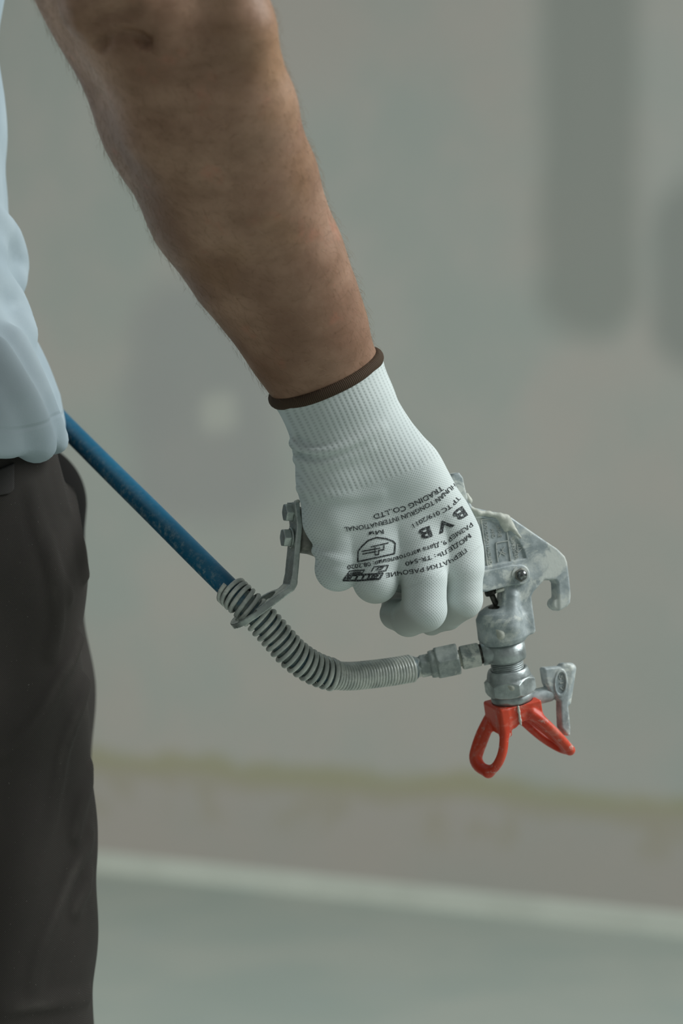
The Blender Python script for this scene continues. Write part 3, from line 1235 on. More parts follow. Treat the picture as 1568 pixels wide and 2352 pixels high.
TN = [(np.array([-296, 900, 330.0]), 345), (np.array([-262, 1130, 320.0]), 350), (np.array([-176, 1340, 320.0]), 336), (np.array([-168, 1650, 320.0]), 320),
      (np.array([-160, 2000, 320.0]), 320), (np.array([-138, 2230, 320.0]), 316), (np.array([-152, 2320, 320.0]), 312), (np.array([-140, 2480, 320.0]), 312), (np.array([-120, 2950, 320.0]), 296),
      (np.array([-160, 3500, 330.0]), 270), (np.array([-200, 4500, 330.0]), 236)]
TF = [(np.array([-430, 940, 880.0]), 290), (np.array([-330, 1160, 890.0]), 310), (np.array([-244, 1340, 900.0]), 326), (np.array([-220, 1650, 900.0]), 320),
      (np.array([-230, 2480, 900.0]), 305), (np.array([-120, 2950, 900.0]), 292), (np.array([-150, 3500, 900.0]), 268), (np.array([-170, 4500, 900.0]), 236)]
FOLD_PX = [[(178, 1470), (160, 1520), (136, 1558), (83, 1653), (33, 1710), (-10, 1730)],
           [(194, 1570), (180, 1620), (165, 1661), (140, 1731), (128, 1793), (107, 1876), (74, 1954), (41, 2000)],
           [(203, 1915), (180, 1970), (157, 2020), (124, 2099), (83, 2194), (70, 2260)],
           [(204, 1765), (190, 1810), (178, 1855), (165, 1917)],
           [(208, 2010), (185, 2050), (168, 2090)],
           [(158, 1130), (168, 1190), (180, 1260), (190, 1320)],
           [(112, 1050), (124, 1110), (140, 1170)],
           [(60, 1130), (84, 1210), (110, 1290), (150, 1370)],
           [(-10, 2316), (60, 2306), (130, 2300), (196, 2288)],
           [(100, 1250), (120, 1330), (128, 1420), (110, 1500)]]


def f_tr0(P):
    d = bchain(P, TN, 40)
    d = np.minimum(d, bchain(P, TF, 40))
    hips = near_only(P, lambda Q: torso(Q, [(800, 320, -14), (1000, 348, -22), (1180, 350, -34)], 1.5), (-760, 520, -80), (180, 1600, 1220))
    hips = np.maximum(hips, 800 - P[:, 1])
    d = smin(d, hips, 40)
    return d


FOLDS_T = []
for ln in FOLD_PX:
    pts = catmull(ln, 3)
    pts[:, 0] = np.minimum(pts[:, 0], 193)
    FOLDS_T.append(ridge_nodes(f_tr0, pts, 15, 7, 16, 16))
WAVE = [(rng.normal(0, 1, 3), rng.uniform(0, 6.28)) for _ in range(8)]


def f_tr(P):
    d = f_tr0(P)
    near = np.abs(d) < 90
    if near.any():
        Q = P[near]
        e = d[near]
        wv = sum(np.sin(Q @ (unit(k) * [0.030, 0.012, 0.022]) + ph_) for k, ph_ in WAVE) * 2.6
        e = e + wv
        for nd in FOLDS_T:
            e = smin(e, bchain(Q, nd, 0, 60), 30)
        d[near] = e
        d[near] = smax(d[near], -bchain(Q, HOSE_DENT, 0, 120), 12)
    d = np.maximum(d, 805 - P[:, 1])
    return np.maximum(d, P[:, 1] - (FLOOR_Y - 110))


V, F, G = net(f_tr, (-720, 780, -120), (330, FLOOR_Y - 60, 1340), 11, slack=2.0)
trs = mesh_u('trousers', V, F, TWILL, person, label='dark charcoal twill work trousers')
wear_light = np.zeros(len(V))  # worn fold crests, with the light they catch painted into the same tone
for nd in FOLDS_T:
    mid = [(p + np.array([0, 0, -12.0]), 0) for p, r in nd]
    wear_light = np.maximum(wear_light, np.exp(-(np.maximum(chain(V, mid), 0) / 9) ** 2))
wear_light = wear_light * np.clip((np.sin(V @ np.array([0.021, 0.013, 0.017])) + 1.3) / 2, 0.25, 1)
put_attr(trs, 'wear_light', 'FLOAT', wear_light)

# pocket flap on the hip, its lower edge stitched
zc = lambda x, y: float(surf_z(f_tr, [x], [y])[0])
pv, pf = [], []
gx = np.linspace(-90, 33, 20)
gy = np.linspace(0, 1, 14)
for y in gy:
    for x in gx:
        top = 1082 - (x + 10) * 0.42
        bot = 1132 - (x - 33) * 0.16 - 10 * max(0, (x - 20) / 13) ** 2
        yy = top + (bot - top) * y
        pv.append((x, yy))
pv = np.array(pv)
zz = surf_z(f_tr, pv[:, 0], pv[:, 1])
top_pts = np.array([I(a, b, z - 7) for (a, b), z in zip(pv, zz)])
bot_pts = np.array([I(a, b, z + 6) for (a, b), z in zip(pv, zz)])
nx, ny = len(gx), len(gy)
for j in range(ny - 1):
    for i in range(nx - 1):
        a = j * nx + i
        pf.append((a, a + nx, a + nx + 1, a + 1))
off = len(top_pts)
edge = [i for i in range(nx)] + [j * nx + nx - 1 for j in range(1, ny)] + [(ny - 1) * nx + i for i in range(nx - 2, -1, -1)] + [j * nx for j in range(ny - 2, 0, -1)]
for a, b in zip(edge, edge[1:] + edge[:1]):
    pf.append((a, b, b + off, a + off))
pocket = mesh_u('pocket_flap', np.vstack([top_pts, bot_pts]), pf, POCKET, trs)

# separate black bulge past the front of the hips
m = Mat('bulge_black', (22, 21, 20), 0.9, 0, 0.15)
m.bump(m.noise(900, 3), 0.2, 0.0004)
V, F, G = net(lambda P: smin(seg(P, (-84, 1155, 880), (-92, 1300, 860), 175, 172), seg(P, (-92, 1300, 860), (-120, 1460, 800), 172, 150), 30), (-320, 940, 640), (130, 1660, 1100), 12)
mesh_u('black_bulge', V, F, m.m, person, label='black bulge in front of the hips behind the thigh')

# shoes
def f_shoe(P, lx, lz):
    d = chain(P, [(np.array([lx - 70, FLOOR_Y - 120, lz]), 120), (np.array([lx + 120, FLOOR_Y - 110, lz]), 122), (np.array([lx + 420, FLOOR_Y - 70, lz]), 110), (np.array([lx + 560, FLOOR_Y - 60, lz]), 84)], 60)
    d = smin(d, seg(P, (lx, FLOOR_Y - 130, lz), (lx, FLOOR_Y - 330, lz), 150, 140), 50)
    d = np.maximum(d, FLOOR_Y - 330 - P[:, 1])
    return smax(d, P[:, 1] - FLOOR_Y, 8)


for lx, lz in ((-240, 330), (-180, 900)):
    V, F, G = net(lambda P: f_shoe(P, lx, lz), (lx - 320, FLOOR_Y - 400, lz - 240), (lx + 720, FLOOR_Y + 30, lz + 240), 16)
    mesh_u('shoe', V, F, SHOE, person)

# ------------------------------------------------------------------ the spray gun
ALPHA = math.radians(18)
CA, SA = math.cos(ALPHA), math.sin(ALPHA)
ZG = 150.0
gun = empty('spray_gun', W(I(1150, 1320, ZG + 40)), 'grey metal airless paint spray gun pointing down from the gloved hand', 'spray gun')


def GP(px, py, t=0.0):
    k = (px - 784) / FPX
    zt = ZG + t * CA
    xt = 1150 - t * SA
    u = (k * (FPX + zt) - (xt - 784)) / (CA - k * SA)
    z = zt + u * SA
    return np.array([u, 1176 + (py - 1176) * (1 + z / FPX)])


def gun_to_u(L):
    """gun-plate frame (u along the plate, v down, t into the plate) to local units"""
    L = np.asarray(L, float)
    return np.stack([1150 + L[..., 0] * CA - L[..., 2] * SA, L[..., 1], ZG + L[..., 0] * SA + L[..., 2] * CA], -1)


def u_to_gun(P):
    P = np.asarray(P, float)
    x = P[..., 0] - 1150
    z = P[..., 2] - ZG
    return np.stack([x * CA + z * SA, P[..., 1], -x * SA + z * CA], -1)


def gpoly(pts):
    return np.array([GP(*p) for p in pts])


PLATE = gpoly([(1000, 1190), (1034, 1160), (1034, 1100), (1042, 1088), (1055, 1085), (1064, 1097), (1069, 1121), (1076, 1146), (1086, 1165),
               (1116, 1172), (1155, 1179), (1172, 1186), (1182, 1193), (1212, 1214), (1250, 1240), (1281, 1261), (1298, 1278), (1303, 1291), (1308, 1328),
               (1311.5, 1366), (1310, 1385), (1302, 1394), (1284, 1403), (1283, 1384), (1281, 1340), (1276, 1333), (1250, 1333), (1242, 1342),
               (1227, 1358), (1221, 1370), (1224, 1395), (1228, 1424), (1231, 1450), (1226, 1456), (1193, 1464), (1160, 1462), (1152, 1400), (1158, 1358),
               (1150, 1346), (1000, 1320)])
HOOKTIP = GP(1284, 1388)
LABEL_IN = gpoly([(1060, 1196), (1104, 1190), (1142, 1196), (1160, 1212), (1186, 1236), (1202, 1262), (1208, 1282), (1180, 1288), (1122, 1300), (1060, 1306)])
HANDLE = gpoly([(686, 1172), (700, 1164), (760, 1168), (900, 1176), (1040, 1186), (1040, 1300), (900, 1296), (760, 1286), (724, 1274), (690, 1270)])
N0 = I(1146, 1400, 186)
NOZ = unit(I(1178, 1622, 232) - N0)
PT = 46.0


def f_frame(P):
    L = u_to_gun(P)
    Q, t = L[:, :2], L[:, 2]
    d = extr(poly2d(Q, PLATE), t, 0, PT, 5)
    # inward lip at the end of the hook
    lip = extr(np.sqrt(((Q - (HOOKTIP + [0, 0])) ** 2).sum(1)) - 14, t, 4, PT - 2, 4)
    d = smin(d, lip, 6)
    # recessed label field
    d = smax(d, -extr(poly2d(Q, LABEL_IN), t, -20, 4.5, 2), 2)
    # diffuser housing, domed at the top
    q = P - N0
    s_ = q @ NOZ
    r_ = np.sqrt(np.maximum((q ** 2).sum(1) - s_ ** 2, 0))
    prof = np.array([(0, -10), (34, -8), (50, 2), (59, 18), (60, 66), (54, 78), (0, 79)])
    cyl = poly2d(np.stack([r_, s_], 1), np.vstack([prof, prof[:0]]))
    d = smin(d, cyl, 10)
    # rounded boss running down the front to the housing
    b0 = gun_to_u(np.array([*GP(1178, 1372), 2.0]))
    b1 = gun_to_u(np.array([*GP(1172, 1440), -4.0]))
    d = smin(d, seg(P, b0, b1, 12, 24), 12)
    return d


V, F, G = net(f_frame, (960, 1060, 60), (1350, 1500, 320), 2.2, slack=1.8)
frame_o = mesh_u('frame', V, F, CAST, gun)


def f_handle(P):
    L = u_to_gun(P)
    return extr(poly2d(L[:, :2], HANDLE), L[:, 2], -4, 92, 26)


V, F, G = net(f_handle, (640, 1130, -60), (1090, 1330, 260), 4, slack=1.8)
mesh_u('handle', V, F, CAST_DARK, gun)


def gun_box(name, pts, t0, t1, mat, parent, h=2.0, r=2.0, extra=None):
    poly = gpoly(pts)
    lo = gun_to_u(np.array([[poly[:, 0].min(), poly[:, 1].min(), t0], [poly[:, 0].max(), poly[:, 1].max(), t1],
                            [poly[:, 0].min(), poly[:, 1].min(), t1], [poly[:, 0].max(), poly[:, 1].max(), t0]]))
    a, b = lo.min(0) - 12, lo.max(0) + 12

    def f(P):
        L = u_to_gun(P)
        d = extr(poly2d(L[:, :2], poly), L[:, 2], t0, t1, r)
        return d if extra is None else extra(P, L, d)
    V, F, G = net(f, a, b, h, slack=1.8)
    return mesh_u(name, V, F, mat, parent)


# trigger: two cheeks over the frame and a curved finger bar under the fingers
piv = GP(1191, 1320)


def trig(P, L, d):
    ring = extr(np.sqrt(((L[:, :2] - piv) ** 2).sum(1)) - 25, L[:, 2], -9, 0, 2)
    ring2 = extr(np.sqrt(((L[:, :2] - piv) ** 2).sum(1)) - 25, L[:, 2], PT, PT + 9, 2)
    bar = chain(P, [(gun_to_u(np.array([*GP(1090, 1338), 33])), 24), (gun_to_u(np.array([*GP(1030, 1345), 33])), 22), (gun_to_u(np.array([*GP(960, 1350), 33])), 20),
                    (gun_to_u(np.array([*GP(900, 1340), 33])), 16)], 10)
    mid = np.maximum(np.abs(L[:, 2] - PT / 2) - PT / 2 + 2, -1e9)
    hollow = np.maximum(d, 0)
    d = np.minimum(np.minimum(d, ring), ring2)
    slot = extr(poly2d(L[:, :2], gpoly([(1120, 1250), (1300, 1250), (1300, 1450), (1120, 1450)])), L[:, 2], -0.5, PT + 0.5, 0)
    d = np.maximum(d, -slot)
    return smin(d, bar, 8)


poly_tr = [(1010, 1322), (1060, 1317), (1114, 1310), (1172, 1297), (1200, 1298), (1206, 1320), (1200, 1340), (1164, 1346), (1114, 1359), (1040, 1364)]
poly = gpoly(poly_tr)


def f_trig(P):
    L = u_to_gun(P)
    return trig(P, L, extr(poly2d(L[:, :2], poly), L[:, 2], -9, PT + 9, 2))


V, F, G = net(f_trig, (860, 1270, 20), (1260, 1390, 300), 2.4, slack=1.8)
trigger = mesh_u('trigger', V, F, CAST, gun)


def rev(profile, base, axis, sides=48, ref=(1, 0, 0)):
    """lathe: profile of (radius, distance along axis)"""
    n, a, b = frame(axis, ref)
    V, F = [], []
    for r, s in profile:
        for j in range(sides):
            t = 2 * math.pi * j / sides
            V.append(base + n * s + (a * math.cos(t) + b * math.sin(t)) * r)
    k = len(profile)
    for i in range(k - 1):
        for j in range(sides):
            q = (j + 1) % sides
            F.append((i * sides + j, i * sides + q, (i + 1) * sides + q, (i + 1) * sides + j))
    F.append(tuple(range(sides))[::-1])
    F.append(tuple((k - 1) * sides + j for j in range(sides)))
    return np.array(V), F


def hexnut(name, base, axis, s0, s1, R, mat, parent, c0=0.12, c1=0.12, roll=0.0, h=1.6, bore=0.0):
    """hexagon nut with chamfered corners; R is the corner radius"""
    n, a, b = frame(axis, (0, 0, -1))
    ap = R * math.cos(math.pi / 6)

    def f(P):
        q = P - base
        s = q @ n
        x, y = q @ a, q @ b
        d = np.full(len(P), -1e9)
        for i in range(6):
            t = roll + i * math.pi / 3
            d = np.maximum(d, x * math.cos(t) + y * math.sin(t) - ap)
        r = np.sqrt(x * x + y * y)
        d = smax(d, np.maximum(s0 - s, s - s1), 3)
        d = smax(d, (r - (ap * (1.01 - c0 * 0) + (s - s0) * 1.2)) * 0.64 if c0 else d, 2)
        d = smax(d, (r - (ap * 1.01 + (s1 - s) * 1.2)) * 0.64 if c1 else d, 2)
        return d
    c_ = base + n * (s0 + s1) / 2
    ext = R + abs(s1 - s0) / 2 + 6
    V, F, G = net(f, c_ - ext, c_ + ext, h, slack=1.8)
    return mesh_u(name, V, F, mat, parent)


# pivot: washer, lock nut, domed pin end
pc = gun_to_u(np.array([*piv, -9.0]))
pax = -np.array([-SA, 0, CA])
V, F = rev([(0.5, 0), (22, 0), (22, 2.4), (21, 3), (0.5, 3)], pc, pax)
mesh_u('washer', V, F, CAST, gun, smooth=False)
hexnut('pivot_nut', pc, pax, 2.5, 9, 17, CAST_DARK, gun)
V, F = rev([(0.5, 4), (12.3, 4), (12.3, 12), (11.4, 15.5), (8.5, 19), (4, 21.2), (0.4, 21.8)], pc, pax)
mesh_u('pivot_pin', V, F, POLISHED, gun)

# needle pull rod and its adjusting nut in the gap above the housing
r0 = gun_to_u(np.array([*GP(1134, 1350), 34.0]))
r1 = N0 + NOZ * 8
dn = unit(r1 - r0)
V, F = rev([(7, 0), (7, np.linalg.norm(r1 - r0))], r0, dn, 20)
mesh_u('needle_rod', V, F, DARKSTEEL, gun)
hexnut('needle_nut', r0, dn, 6, 20, 15, DARKSTEEL, gun)
V, F = rev([(20, -3), (26, 0), (26, 4), (0.5, 4)], N0 - NOZ * 9, NOZ, 32)
mesh_u('packing_ring', V, F, DARKSTEEL, gun)

# fluid tube, thread, retaining nut
V, F = rev([(30, 76), (49, 76), (49, 119), (47, 124), (38, 126), (38, 128)], N0, NOZ)
mesh_u('fluid_tube', V, F, STEEL, gun)
prof = []
for i in range(5):
    s = 124 + i * 5
    prof += [(36, s), (39.5, s + 1.6), (39.5, s + 3), (36, s + 5)]
V, F = rev(prof, N0, NOZ)
mesh_u('thread', V, F, STEEL, gun)
nb_, na1, na2 = frame(NOZ, (0, 0, -1))


def f_nut(P):
    q = P - N0
    s = q @ NOZ
    x, y = q @ na1, q @ na2
    r = np.sqrt(x * x + y * y)
    hexd = np.full(len(P), -1e9)
    for i in range(6):
        t = math.radians(14) + i * math.pi / 3
        hexd = np.maximum(hexd, x * math.cos(t) + y * math.sin(t) - 54)
    cone = (r - (45 + np.sqrt(np.clip(s - 146, 0, 99)) * 1.9)) * 0.85
    body = np.maximum(np.maximum(146 - s, s - 207), np.maximum(cone, r - 53))
    hx = np.maximum(np.maximum(168 - s, s - 207), hexd)
    hx = np.maximum(hx, (r - (48 + (s - 163) * 1.0)) * 0.7)
    hx = np.maximum(hx, (r - (56 + (207 - s) * 1.1)) * 0.67)
    d = smin(body, hx, 3)
    return smax(d, -np.maximum(r - 41, s - 152), 1.5)


c_ = N0 + NOZ * 180
V, F, G = net(f_nut, c_ - 92, c_ + 92, 1.6, slack=1.8)
mesh_u('retaining_nut', V, F, STEEL, gun)
V, F = rev([(30, 204), (50, 204), (50, 222), (48, 228), (44, 230), (44, 246)], N0, NOZ)
mesh_u('nut_collar', V, F, STEEL, gun)

# red tip guard: square housing with two loop-shaped wings
GV = np.array([0.93, -0.10, 0.32])
GV = unit(GV - (GV @ NOZ) * NOZ)
GW = np.cross(GV, NOZ)
if GW[2] < 0:
    GW = -GW
GB = N0 + NOZ * 228
zb = GB[2]
J = lambda x, y, z: I(x, y, zb + z)
WINGS = [
    # near bar of the left wing
    ([J(1153, 1645, -42), J(1157, 1680, -44), J(1156, 1715, -44), J(1149, 1742, -40), J(1137, 1762, -30), J(1121, 1774, -14)], 11),
    ([J(1155, 1668, -28), J(1157, 1705, -28), J(1149, 1744, -22), J(1130, 1768, -10)], 10),
    # far bar, a broader strap
    ([J(1121, 1650, 46), J(1104, 1684, 48), J(1092, 1718, 46), J(1088, 1742, 38), J(1098, 1762, 16), J(1121, 1774, -12)], 11.5),
    ([J(1124, 1664, 32), J(1111, 1694, 34), J(1101, 1722, 32), J(1096, 1742, 24), J(1104, 1760, 6), J(1121, 1772, -12)], 12),
    ([J(1127, 1660, 20), J(1117, 1688, 22), J(1108, 1712, 22)], 8),
    # right wing
    ([J(1222, 1638, -30), J(1246, 1656, -22), J(1274, 1683, -10), J(1297, 1708, 4), J(1309, 1722, 14)], 11.5),
    ([J(1200, 1656, 48), J(1234, 1686, 58), J(1262, 1706, 60), J(1288, 1720, 46), J(1308, 1725, 20)], 10),
    ([J(1214, 1640, 6), J(1250, 1668, 22), J(1276, 1692, 24), J(1300, 1714, 20)], 8.5),
    ([J(1208, 1646, 30), J(1246, 1674, 40), J(1272, 1697, 40), J(1298, 1716, 28)], 8.5),
]


WING_N = [[(p, r) for p in catmull(pts, 3)] for pts, r in WINGS]


def f_guard(P):
    q = P - GB
    s, x, y = q @ NOZ, q @ GV, q @ GW
    box = np.maximum(np.maximum(np.abs(x) - 54, np.abs(y) - 50), np.abs(s - 27) - 27)
    q2 = np.stack([np.abs(x) - 50, np.abs(y) - 46, np.abs(s - 27) - 23], 1)
    box = np.sqrt((np.maximum(q2, 0) ** 2).sum(1)) + np.minimum(q2.max(1), 0) - 4
    # left shoulder of the housing reaches further down
    sh = np.stack([np.abs(x + 43) - 7, np.abs(y) - 46, np.abs(s - 36) - 30], 1)
    sh = np.sqrt((np.maximum(sh, 0) ** 2).sum(1)) + np.minimum(sh.max(1), 0) - 4
    d = smin(box, sh, 8)
    arch = np.sqrt((x - 12) ** 2 + (s - 88) ** 2) - 47
    d = smax(d, -arch, 4)
    for pts in WING_N:
        d = smin(d, chain(P, pts), 9)
    r = np.sqrt(x * x + y * y)
    return smax(d, -np.maximum(r - 48, s - 16), 2)          # mouth that takes the nut


c_ = GB
V, F, G = net(f_guard, (1060, 1590, zb - 90), (1350, 1810, zb + 110), 1.8, slack=1.8)
mesh_u('tip_guard', V, F, RED, gun, label='red plastic tip guard with two loop wings, scuffed')

# turning tip: round stem through the housing and its grey flag-shaped key
stem_c = GB + NOZ * 6
st_dir = GV
V, F = rev([(15, 36), (19, 42), (19.5, 60), (19.5, 98), (16, 110), (7, 115)], stem_c, st_dir, 32)
mesh_u('tip_stem', V, F, CAST, gun)
KEYZ = (stem_c + st_dir * 104)
key_t = u_to_gun(KEYZ[None])[0][2]
KEY = [(1249, 1538), (1252, 1534), (1288, 1531), (1294, 1525), (1303, 1523), (1312, 1525), (1317, 1540), (1315, 1562), (1309, 1590), (1306, 1622), (1309, 1650),
       (1311, 1672), (1310, 1690), (1303, 1691), (1289, 1673), (1287, 1632), (1287, 1612), (1276, 1602), (1262, 1588), (1254, 1570)]


def kpoly(pts, t):
    return np.array([GP(p[0], p[1], t) for p in pts])


kp = kpoly(KEY, key_t - 20)
oc = GP(1287, 1569, key_t - 20)
lobe0, lobe1 = GP(1306, 1540, key_t - 20), GP(1299, 1680, key_t - 20)


def f_key(P):
    L = u_to_gun(P)
    Q, t = L[:, :2], L[:, 2]
    d = extr(poly2d(Q, kp), t, key_t - 20, key_t + 12, 6)
    # rounded spine along the right edge
    d = smin(d, seg(P, gun_to_u(np.array([*(GP(1307, 1536, key_t)), key_t - 4])), gun_to_u(np.array([*(GP(1299, 1612, key_t)), key_t - 6])), 15, 10), 6)
    ov = np.sqrt(((Q[:, 0] - oc[0] + (Q[:, 1] - oc[1]) * 0.04) / 14.5) ** 2 + ((Q[:, 1] - oc[1]) / 29) ** 2) - 1
    rim = np.maximum(np.abs(ov * 14) - 2.2, np.abs(t - (key_t - 20)) - 2.5)
    d = smin(d, rim, 2)
    return smax(d, -np.maximum(ov * 14 + 1.5, t - (key_t - 17)), 1)


V, F, G = net(f_key, KEYZ + np.array([-90, -130, -60]), KEYZ + np.array([70, 110, 50]), 1.7, slack=2)
key = mesh_u('tip_key', V, F, CAST, gun)


def emboss(name, s, start, end, height, t, depth, parent, mat=ENGRAVE):
    V, F = text_mesh(s, 0.5)
    x0, x1 = V[:, 0].min(), V[:, 0].max()
    a, b = GP(*start, t), GP(*end, t)
    r = b - a
    up = np.array([r[1], -r[0]]) / np.linalg.norm(r)
    Q = a + ((V[:, 0] - x0) / (x1 - x0))[:, None] * r + (V[:, 1] / 0.70 * height)[:, None] * up
    L = np.c_[Q, t + np.where(V[:, 2] > 0, -depth, 1.0)]
    return mesh_u(name, gun_to_u(L), F, mat, parent, smooth=False)


def emboss_lines(name, lines, wd, t, depth, parent, mat=ENGRAVE):
    V, F = [], []
    for ln in lines:
        for p, q in zip(ln[:-1], ln[1:]):
            a, b = GP(*p, t), GP(*q, t)
            d = unit(b - a)
            n = np.array([-d[1], d[0]]) * wd / 2
            c4 = [a - n - d * wd * .4, b - n + d * wd * .4, b + n + d * wd * .4, a + n - d * wd * .4]
            i = len(V)
            V += [(*c, t + 1) for c in c4] + [(*c, t - depth) for c in c4]
            F += [(i + 4, i + 5, i + 6, i + 7), (i, i + 1, i + 5, i + 4), (i + 1, i + 2, i + 6, i + 5), (i + 2, i + 3, i + 7, i + 6), (i + 3, i, i + 4, i + 7)]
    return mesh_u(name, gun_to_u(np.array(V)), F, mat, parent, smooth=False)


def z4(pts, k=9.8, o=(1080, 1160)):
    return [(o[0] + x / k, o[1] + y / k) for x, y in pts]


TL = 4.5
emboss('raised_lettering', 'DANGER', *z4([(890, 750), (1010, 1225)]), 9.5, TL, 1.6, frame_o)
emboss('raised_lettering', 'FIRE', *z4([(590, 500), (630, 730)]), 9.0, TL, 1.6, frame_o)
emboss('raised_lettering', 'AND', *z4([(450, 540), (490, 745)]), 9.0, TL, 1.6, frame_o)
emboss('raised_lettering', 'EXPLOSION HAZARD', *z4([(290, 385), (415, 1335)]), 8.6, TL, 1.6, frame_o)
emboss('raised_lettering', 'READ MANUAL', *z4([(110, 350), (190, 905)]), 7.5, TL, 1.6, frame_o)
emboss_lines('raised_border', [z4([(235, 320), (300, 800), (385, 1380), (560, 1340), (910, 1270), (1270, 1200)]), z4([(820, 610), (865, 960), (905, 1270)]),
                               z4([(840, 800), (575, 850), (580, 1000), (615, 1270)]), z4([(240, 325), (520, 330)])], 2.4, TL, 2.6, frame_o)
emboss_lines('raised_symbol', [z4([(1050, 875), (1205, 935), (1065, 1070), (1050, 875)]), z4([(1080, 960), (1150, 945)]),
                               z4([(640, 1160), (720, 1010), (760, 950)]), z4([(700, 980), (740, 1080), (790, 1080)]), z4([(650, 1050), (780, 1130)])], 2.0, TL, 1.6, frame_o)
emboss('raised_lettering', '517', (1283, 1551), (1286, 1588), 10, key_t - 17, 2.0, key)


# dried paint clinging to the gun
def blob(name, pts, parent=gun, h=1.8, k=7):
    nd = [(np.array(p[:3], float), p[3]) for p in pts]
    A = np.array([p for p, r in nd])
    rr = max(r for p, r in nd)
    V, F, G = net(lambda P: chain(P, nd, k), A.min(0) - rr - 6, A.max(0) + rr + 6, h, slack=1.8)
    return mesh_u(name, V, F, PAINT, parent)


def gpt(px, py, t, r):
    return (*gun_to_u(np.array([*GP(px, py, t), t])), r)


def f_smear(P):
    nd = lambda pts: [(np.array(p[:3], float), p[3]) for p in pts]
    d = chain(P, nd([gpt(1080, 1167, 6, 6), gpt(1096, 1178, 2, 6.5), gpt(1122, 1180, 1, 5.5), gpt(1148, 1186, 1, 7), gpt(1160, 1194, 4, 12), gpt(1170, 1208, 5, 10.5)]), 8)
    d = smin(d, chain(P, nd([gpt(1150, 1192, 4, 8), gpt(1158, 1204, 4, 8), gpt(1161, 1216, 4, 6)]), 6), 8)
    d = smin(d, chain(P, nd([gpt(1170, 1206, 4, 8), gpt(1182, 1220, 2, 5), gpt(1194, 1234, 2, 3.5)]), 6), 8)
    return d


V, F, G = net(f_smear, (1050, 1140, 80), (1230, 1260, 230), 1.8, slack=1.8)
mesh_u('paint_smear', V, F, PAINT, gun, label='cream dried paint along the top edge')
blob('paint_drip', [gpt(1072, 1136, 8, 4), gpt(1076, 1148, 6, 6), gpt(1078, 1151, 6, 6.5)])
blob('paint_streak', [(*(GB + GV * -8 - GW * 51 + NOZ * s_), r_) for s_, r_ in ((2, 2.5), (14, 3.0), (26, 2.4), (36, 3.2), (46, 2.6))], h=1.4, k=3)
blob('paint_drip', [gpt(1142, 1358, 2, 4), gpt(1154, 1354, 1, 4.5)])
hb = N0 + NOZ * 52 - np.array([0, 0, 1.0]) * 52
blob('paint_drip', [(*(I(1141, 1446, hb[2] - 2)), 6), (*(I(1150, 1456, hb[2] - 2)), 9), (*(I(1150, 1461, hb[2] - 2)), 9)])
blob('paint_drip', [(*(I(1163, 1572, N0[2] + 38 - 52)), 5), (*(I(1176, 1580, N0[2] + 38 - 54)), 6), (*(I(1190, 1574, N0[2] + 38 - 50)), 5)])

# hose bracket: bent strap with a ring round the hose, two hexagon bolts
BR = gpoly([(688, 1154), (695, 1207), (690, 1260), (685, 1319), (683, 1343), (676, 1356), (668, 1362), (611, 1403), (598, 1412), (588, 1400), (600, 1391),
            (656, 1353), (666, 1343), (671, 1319), (677, 1260), (682, 1207), (676, 1154)])
ringc = HPATH[8]
ring_ax = unit(np.array([0.62, 0.78, 0.0]) * 1.0)        # normal of the bent-over end
ring_ax = np.array([0.585 * CA, 0.81, 0.585 * SA])
ring_ax = unit(ring_ax)


def f_bracket(P):
    L = u_to_gun(P)
    d = extr(poly2d(L[:, :2], BR), L[:, 2], 0, 62, 1.5)
    q = P - ringc
    s = q @ ring_ax
    al = q @ np.array([0.81 * CA, -0.585, 0.81 * SA])
    q = q - s[:, None] * ring_ax
    r_out = np.sqrt(((q - np.clip(al, 0, 16)[:, None] * np.array([0.81 * CA, -0.585, 0.81 * SA])) ** 2).sum(1))
    r_in = np.sqrt(((q - np.clip(al, 0, 22)[:, None] * np.array([0.81 * CA, -0.585, 0.81 * SA])) ** 2).sum(1))
    disc = np.maximum(r_out - 60, np.abs(s - 2) - 6.5)
    d = smin(d, disc, 3)
    return smax(d, -(r_in - 45), 1.5)


V, F, G = net(f_bracket, (500, 1130, -60), (720, 1470, 130), 2.2, slack=1.8)
mesh_u('hose_bracket', V, F, STRAP, gun)
for (bx, by) in ((676, 1177), (671, 1235)):
    base = gun_to_u(np.array([*GP(bx, by, 32), 32.0]))
    ax = -np.array([CA, 0.0, SA])
    V, F = rev([(24, 2), (24, 5), (22, 6), (20, 6)], base, ax, 40)
    w2 = mesh_u('bolt', V, F, STRAP, gun)
    hexnut('bolt_head', base, ax, 5, 25, 23, STRAP, w2, roll=math.pi / 6, c0=0)
blob('paint_drip', [gpt(684, 1152, 8, 5), gpt(679, 1154, 20, 5)])

# ------------------------------------------------------------------ the hose
hose = empty('paint_hose', W(HPATH[-1] + np.array([0, 27, 0])), 'blue paint hose with a steel spring guard running behind the white shirt', 'hose')
pxs = 784 + (hp[:, 0] - 784) / (1 + hp[:, 2] / FPX)
V, F = tube(hp, np.where((pxs > 545) & (hp[:, 2] < 380), 28.0, 26.0), 24)
ho = mesh_u('hose_line', V, F, HOSE, hose)
# dust lies along the lower flank
ctr = np.repeat(hp, 24, 0)
dv = (V - ctr) / 26.0
side_f = np.clip(0.3 + 0.9 * (dv @ unit(np.array([-0.5, 0.75, -0.4]))), 0.12, 1)
HO_R = np.repeat(np.arange(len(hp)), 24)

# spring guard: one wire, wound wide at the bracket and tight at the fitting
cum = np.r_[0, np.cumsum(np.linalg.norm(np.diff(hp, axis=0), axis=1))]


def at(s):
    return np.stack([np.interp(s, cum, hp[:, i]) for i in range(3)], -1)


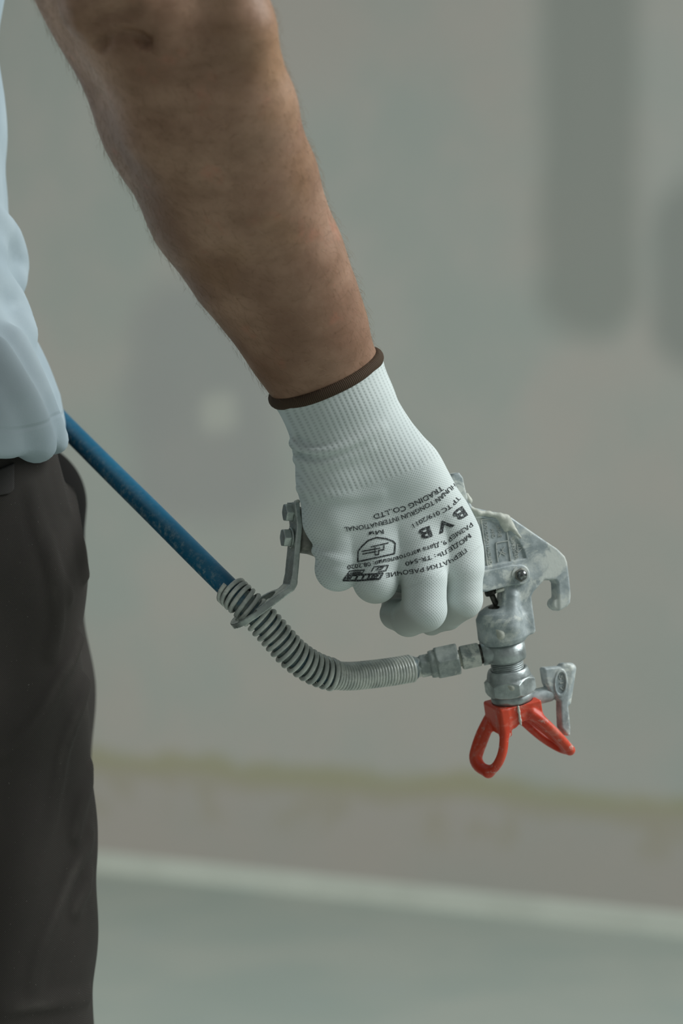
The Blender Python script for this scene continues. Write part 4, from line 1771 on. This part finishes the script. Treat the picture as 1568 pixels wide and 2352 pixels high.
def s_of_px(px):
    k = 784 + (hp[:, 0] - 784) / (1 + hp[:, 2] / FPX)
    m_ = hp[:, 2] < 700
    return float(np.interp(-px, -k[m_], cum[m_]))


sA, sB, sC = s_of_px(946), s_of_px(766), s_of_px(527)
put_attr(ho, 'side', 'FLOAT', np.where(cum[HO_R] < sC - 20, 0.6 + 0.5 * side_f, side_f))
put_attr(ho, 'dusty', 'FLOAT', np.where(cum[HO_R] < sC - 10, 1.0, 0.0))
path, rad = [], []
ph_ = 0.0
s = sA
a = np.array([0, 0, 1.0])
while s < sC:
    tight = s < sB
    pitch = 7.7 if tight else (16.4 if s < sC - 40 else 11.5)
    R = 30.5 if tight else 34.5
    if tight and s > sB - 8:
        R = 30.5 + (s - sB + 8) / 8 * 4.0
    ds = pitch / 22
    t = unit(at(s + 2) - at(s - 2))
    a = unit(a - (a @ t) * t)
    b = np.cross(t, a)
    path.append(at(s) + R * (math.cos(ph_) * a + math.sin(ph_) * b))
    rad.append(3.8 if tight else 5.6)
    ph_ += 2 * math.pi / 22
    s += ds
V, F = tube(path, rad, 8)
mesh_u('spring_guard', V, F, SPRING, hose)

# fittings between hose and gun
fa = at(sA)
fb = N0 + NOZ * 97 - GV * 30
fax = unit(fb - fa)
FL = np.linalg.norm(fb - fa)
V, F = rev([(20, -16), (32, -12), (32, 0), (29, 6), (26, 8), (24, 16), (24, 22)], fa, fax, 40)
mesh_u('hose_ferrule', V, F, FITTING, hose)
k_ = FL / 190.0
hexnut('coupling_nut', fa, fax, 18 * k_, 44 * k_, 28, FITTING, hose, roll=0.2)
V, F = rev([(24, 42), (32, 44), (33.5, 50), (33.5, 62), (30, 66)], fa, fax, 40)
mesh_u('swivel_collar', V, F, FITTING, hose)
hexnut('swivel_nut', fa, fax, 56 * k_, 108 * k_, 43, FITTING, hose, roll=0.45, c1=0.1)
V, F = rev([(20, 104 * k_), (20, 120 * k_)], fa, fax, 32)
mesh_u('swivel_neck', V, F, PAINT, hose)
hexnut('adapter_nut', fa, fax, 114 * k_, 158 * k_, 32, FITTING, hose, roll=0.5)
V, F = rev([(24, 156 * k_), (24, 164 * k_)], fa, fax, 32)
mesh_u('seal_ring', V, F, DARKSTEEL, hose)
V, F = rev([(29, 163 * k_), (29, 195 * k_)], fa, fax, 40)
mesh_u('inlet_boss', V, F, STEEL, gun)
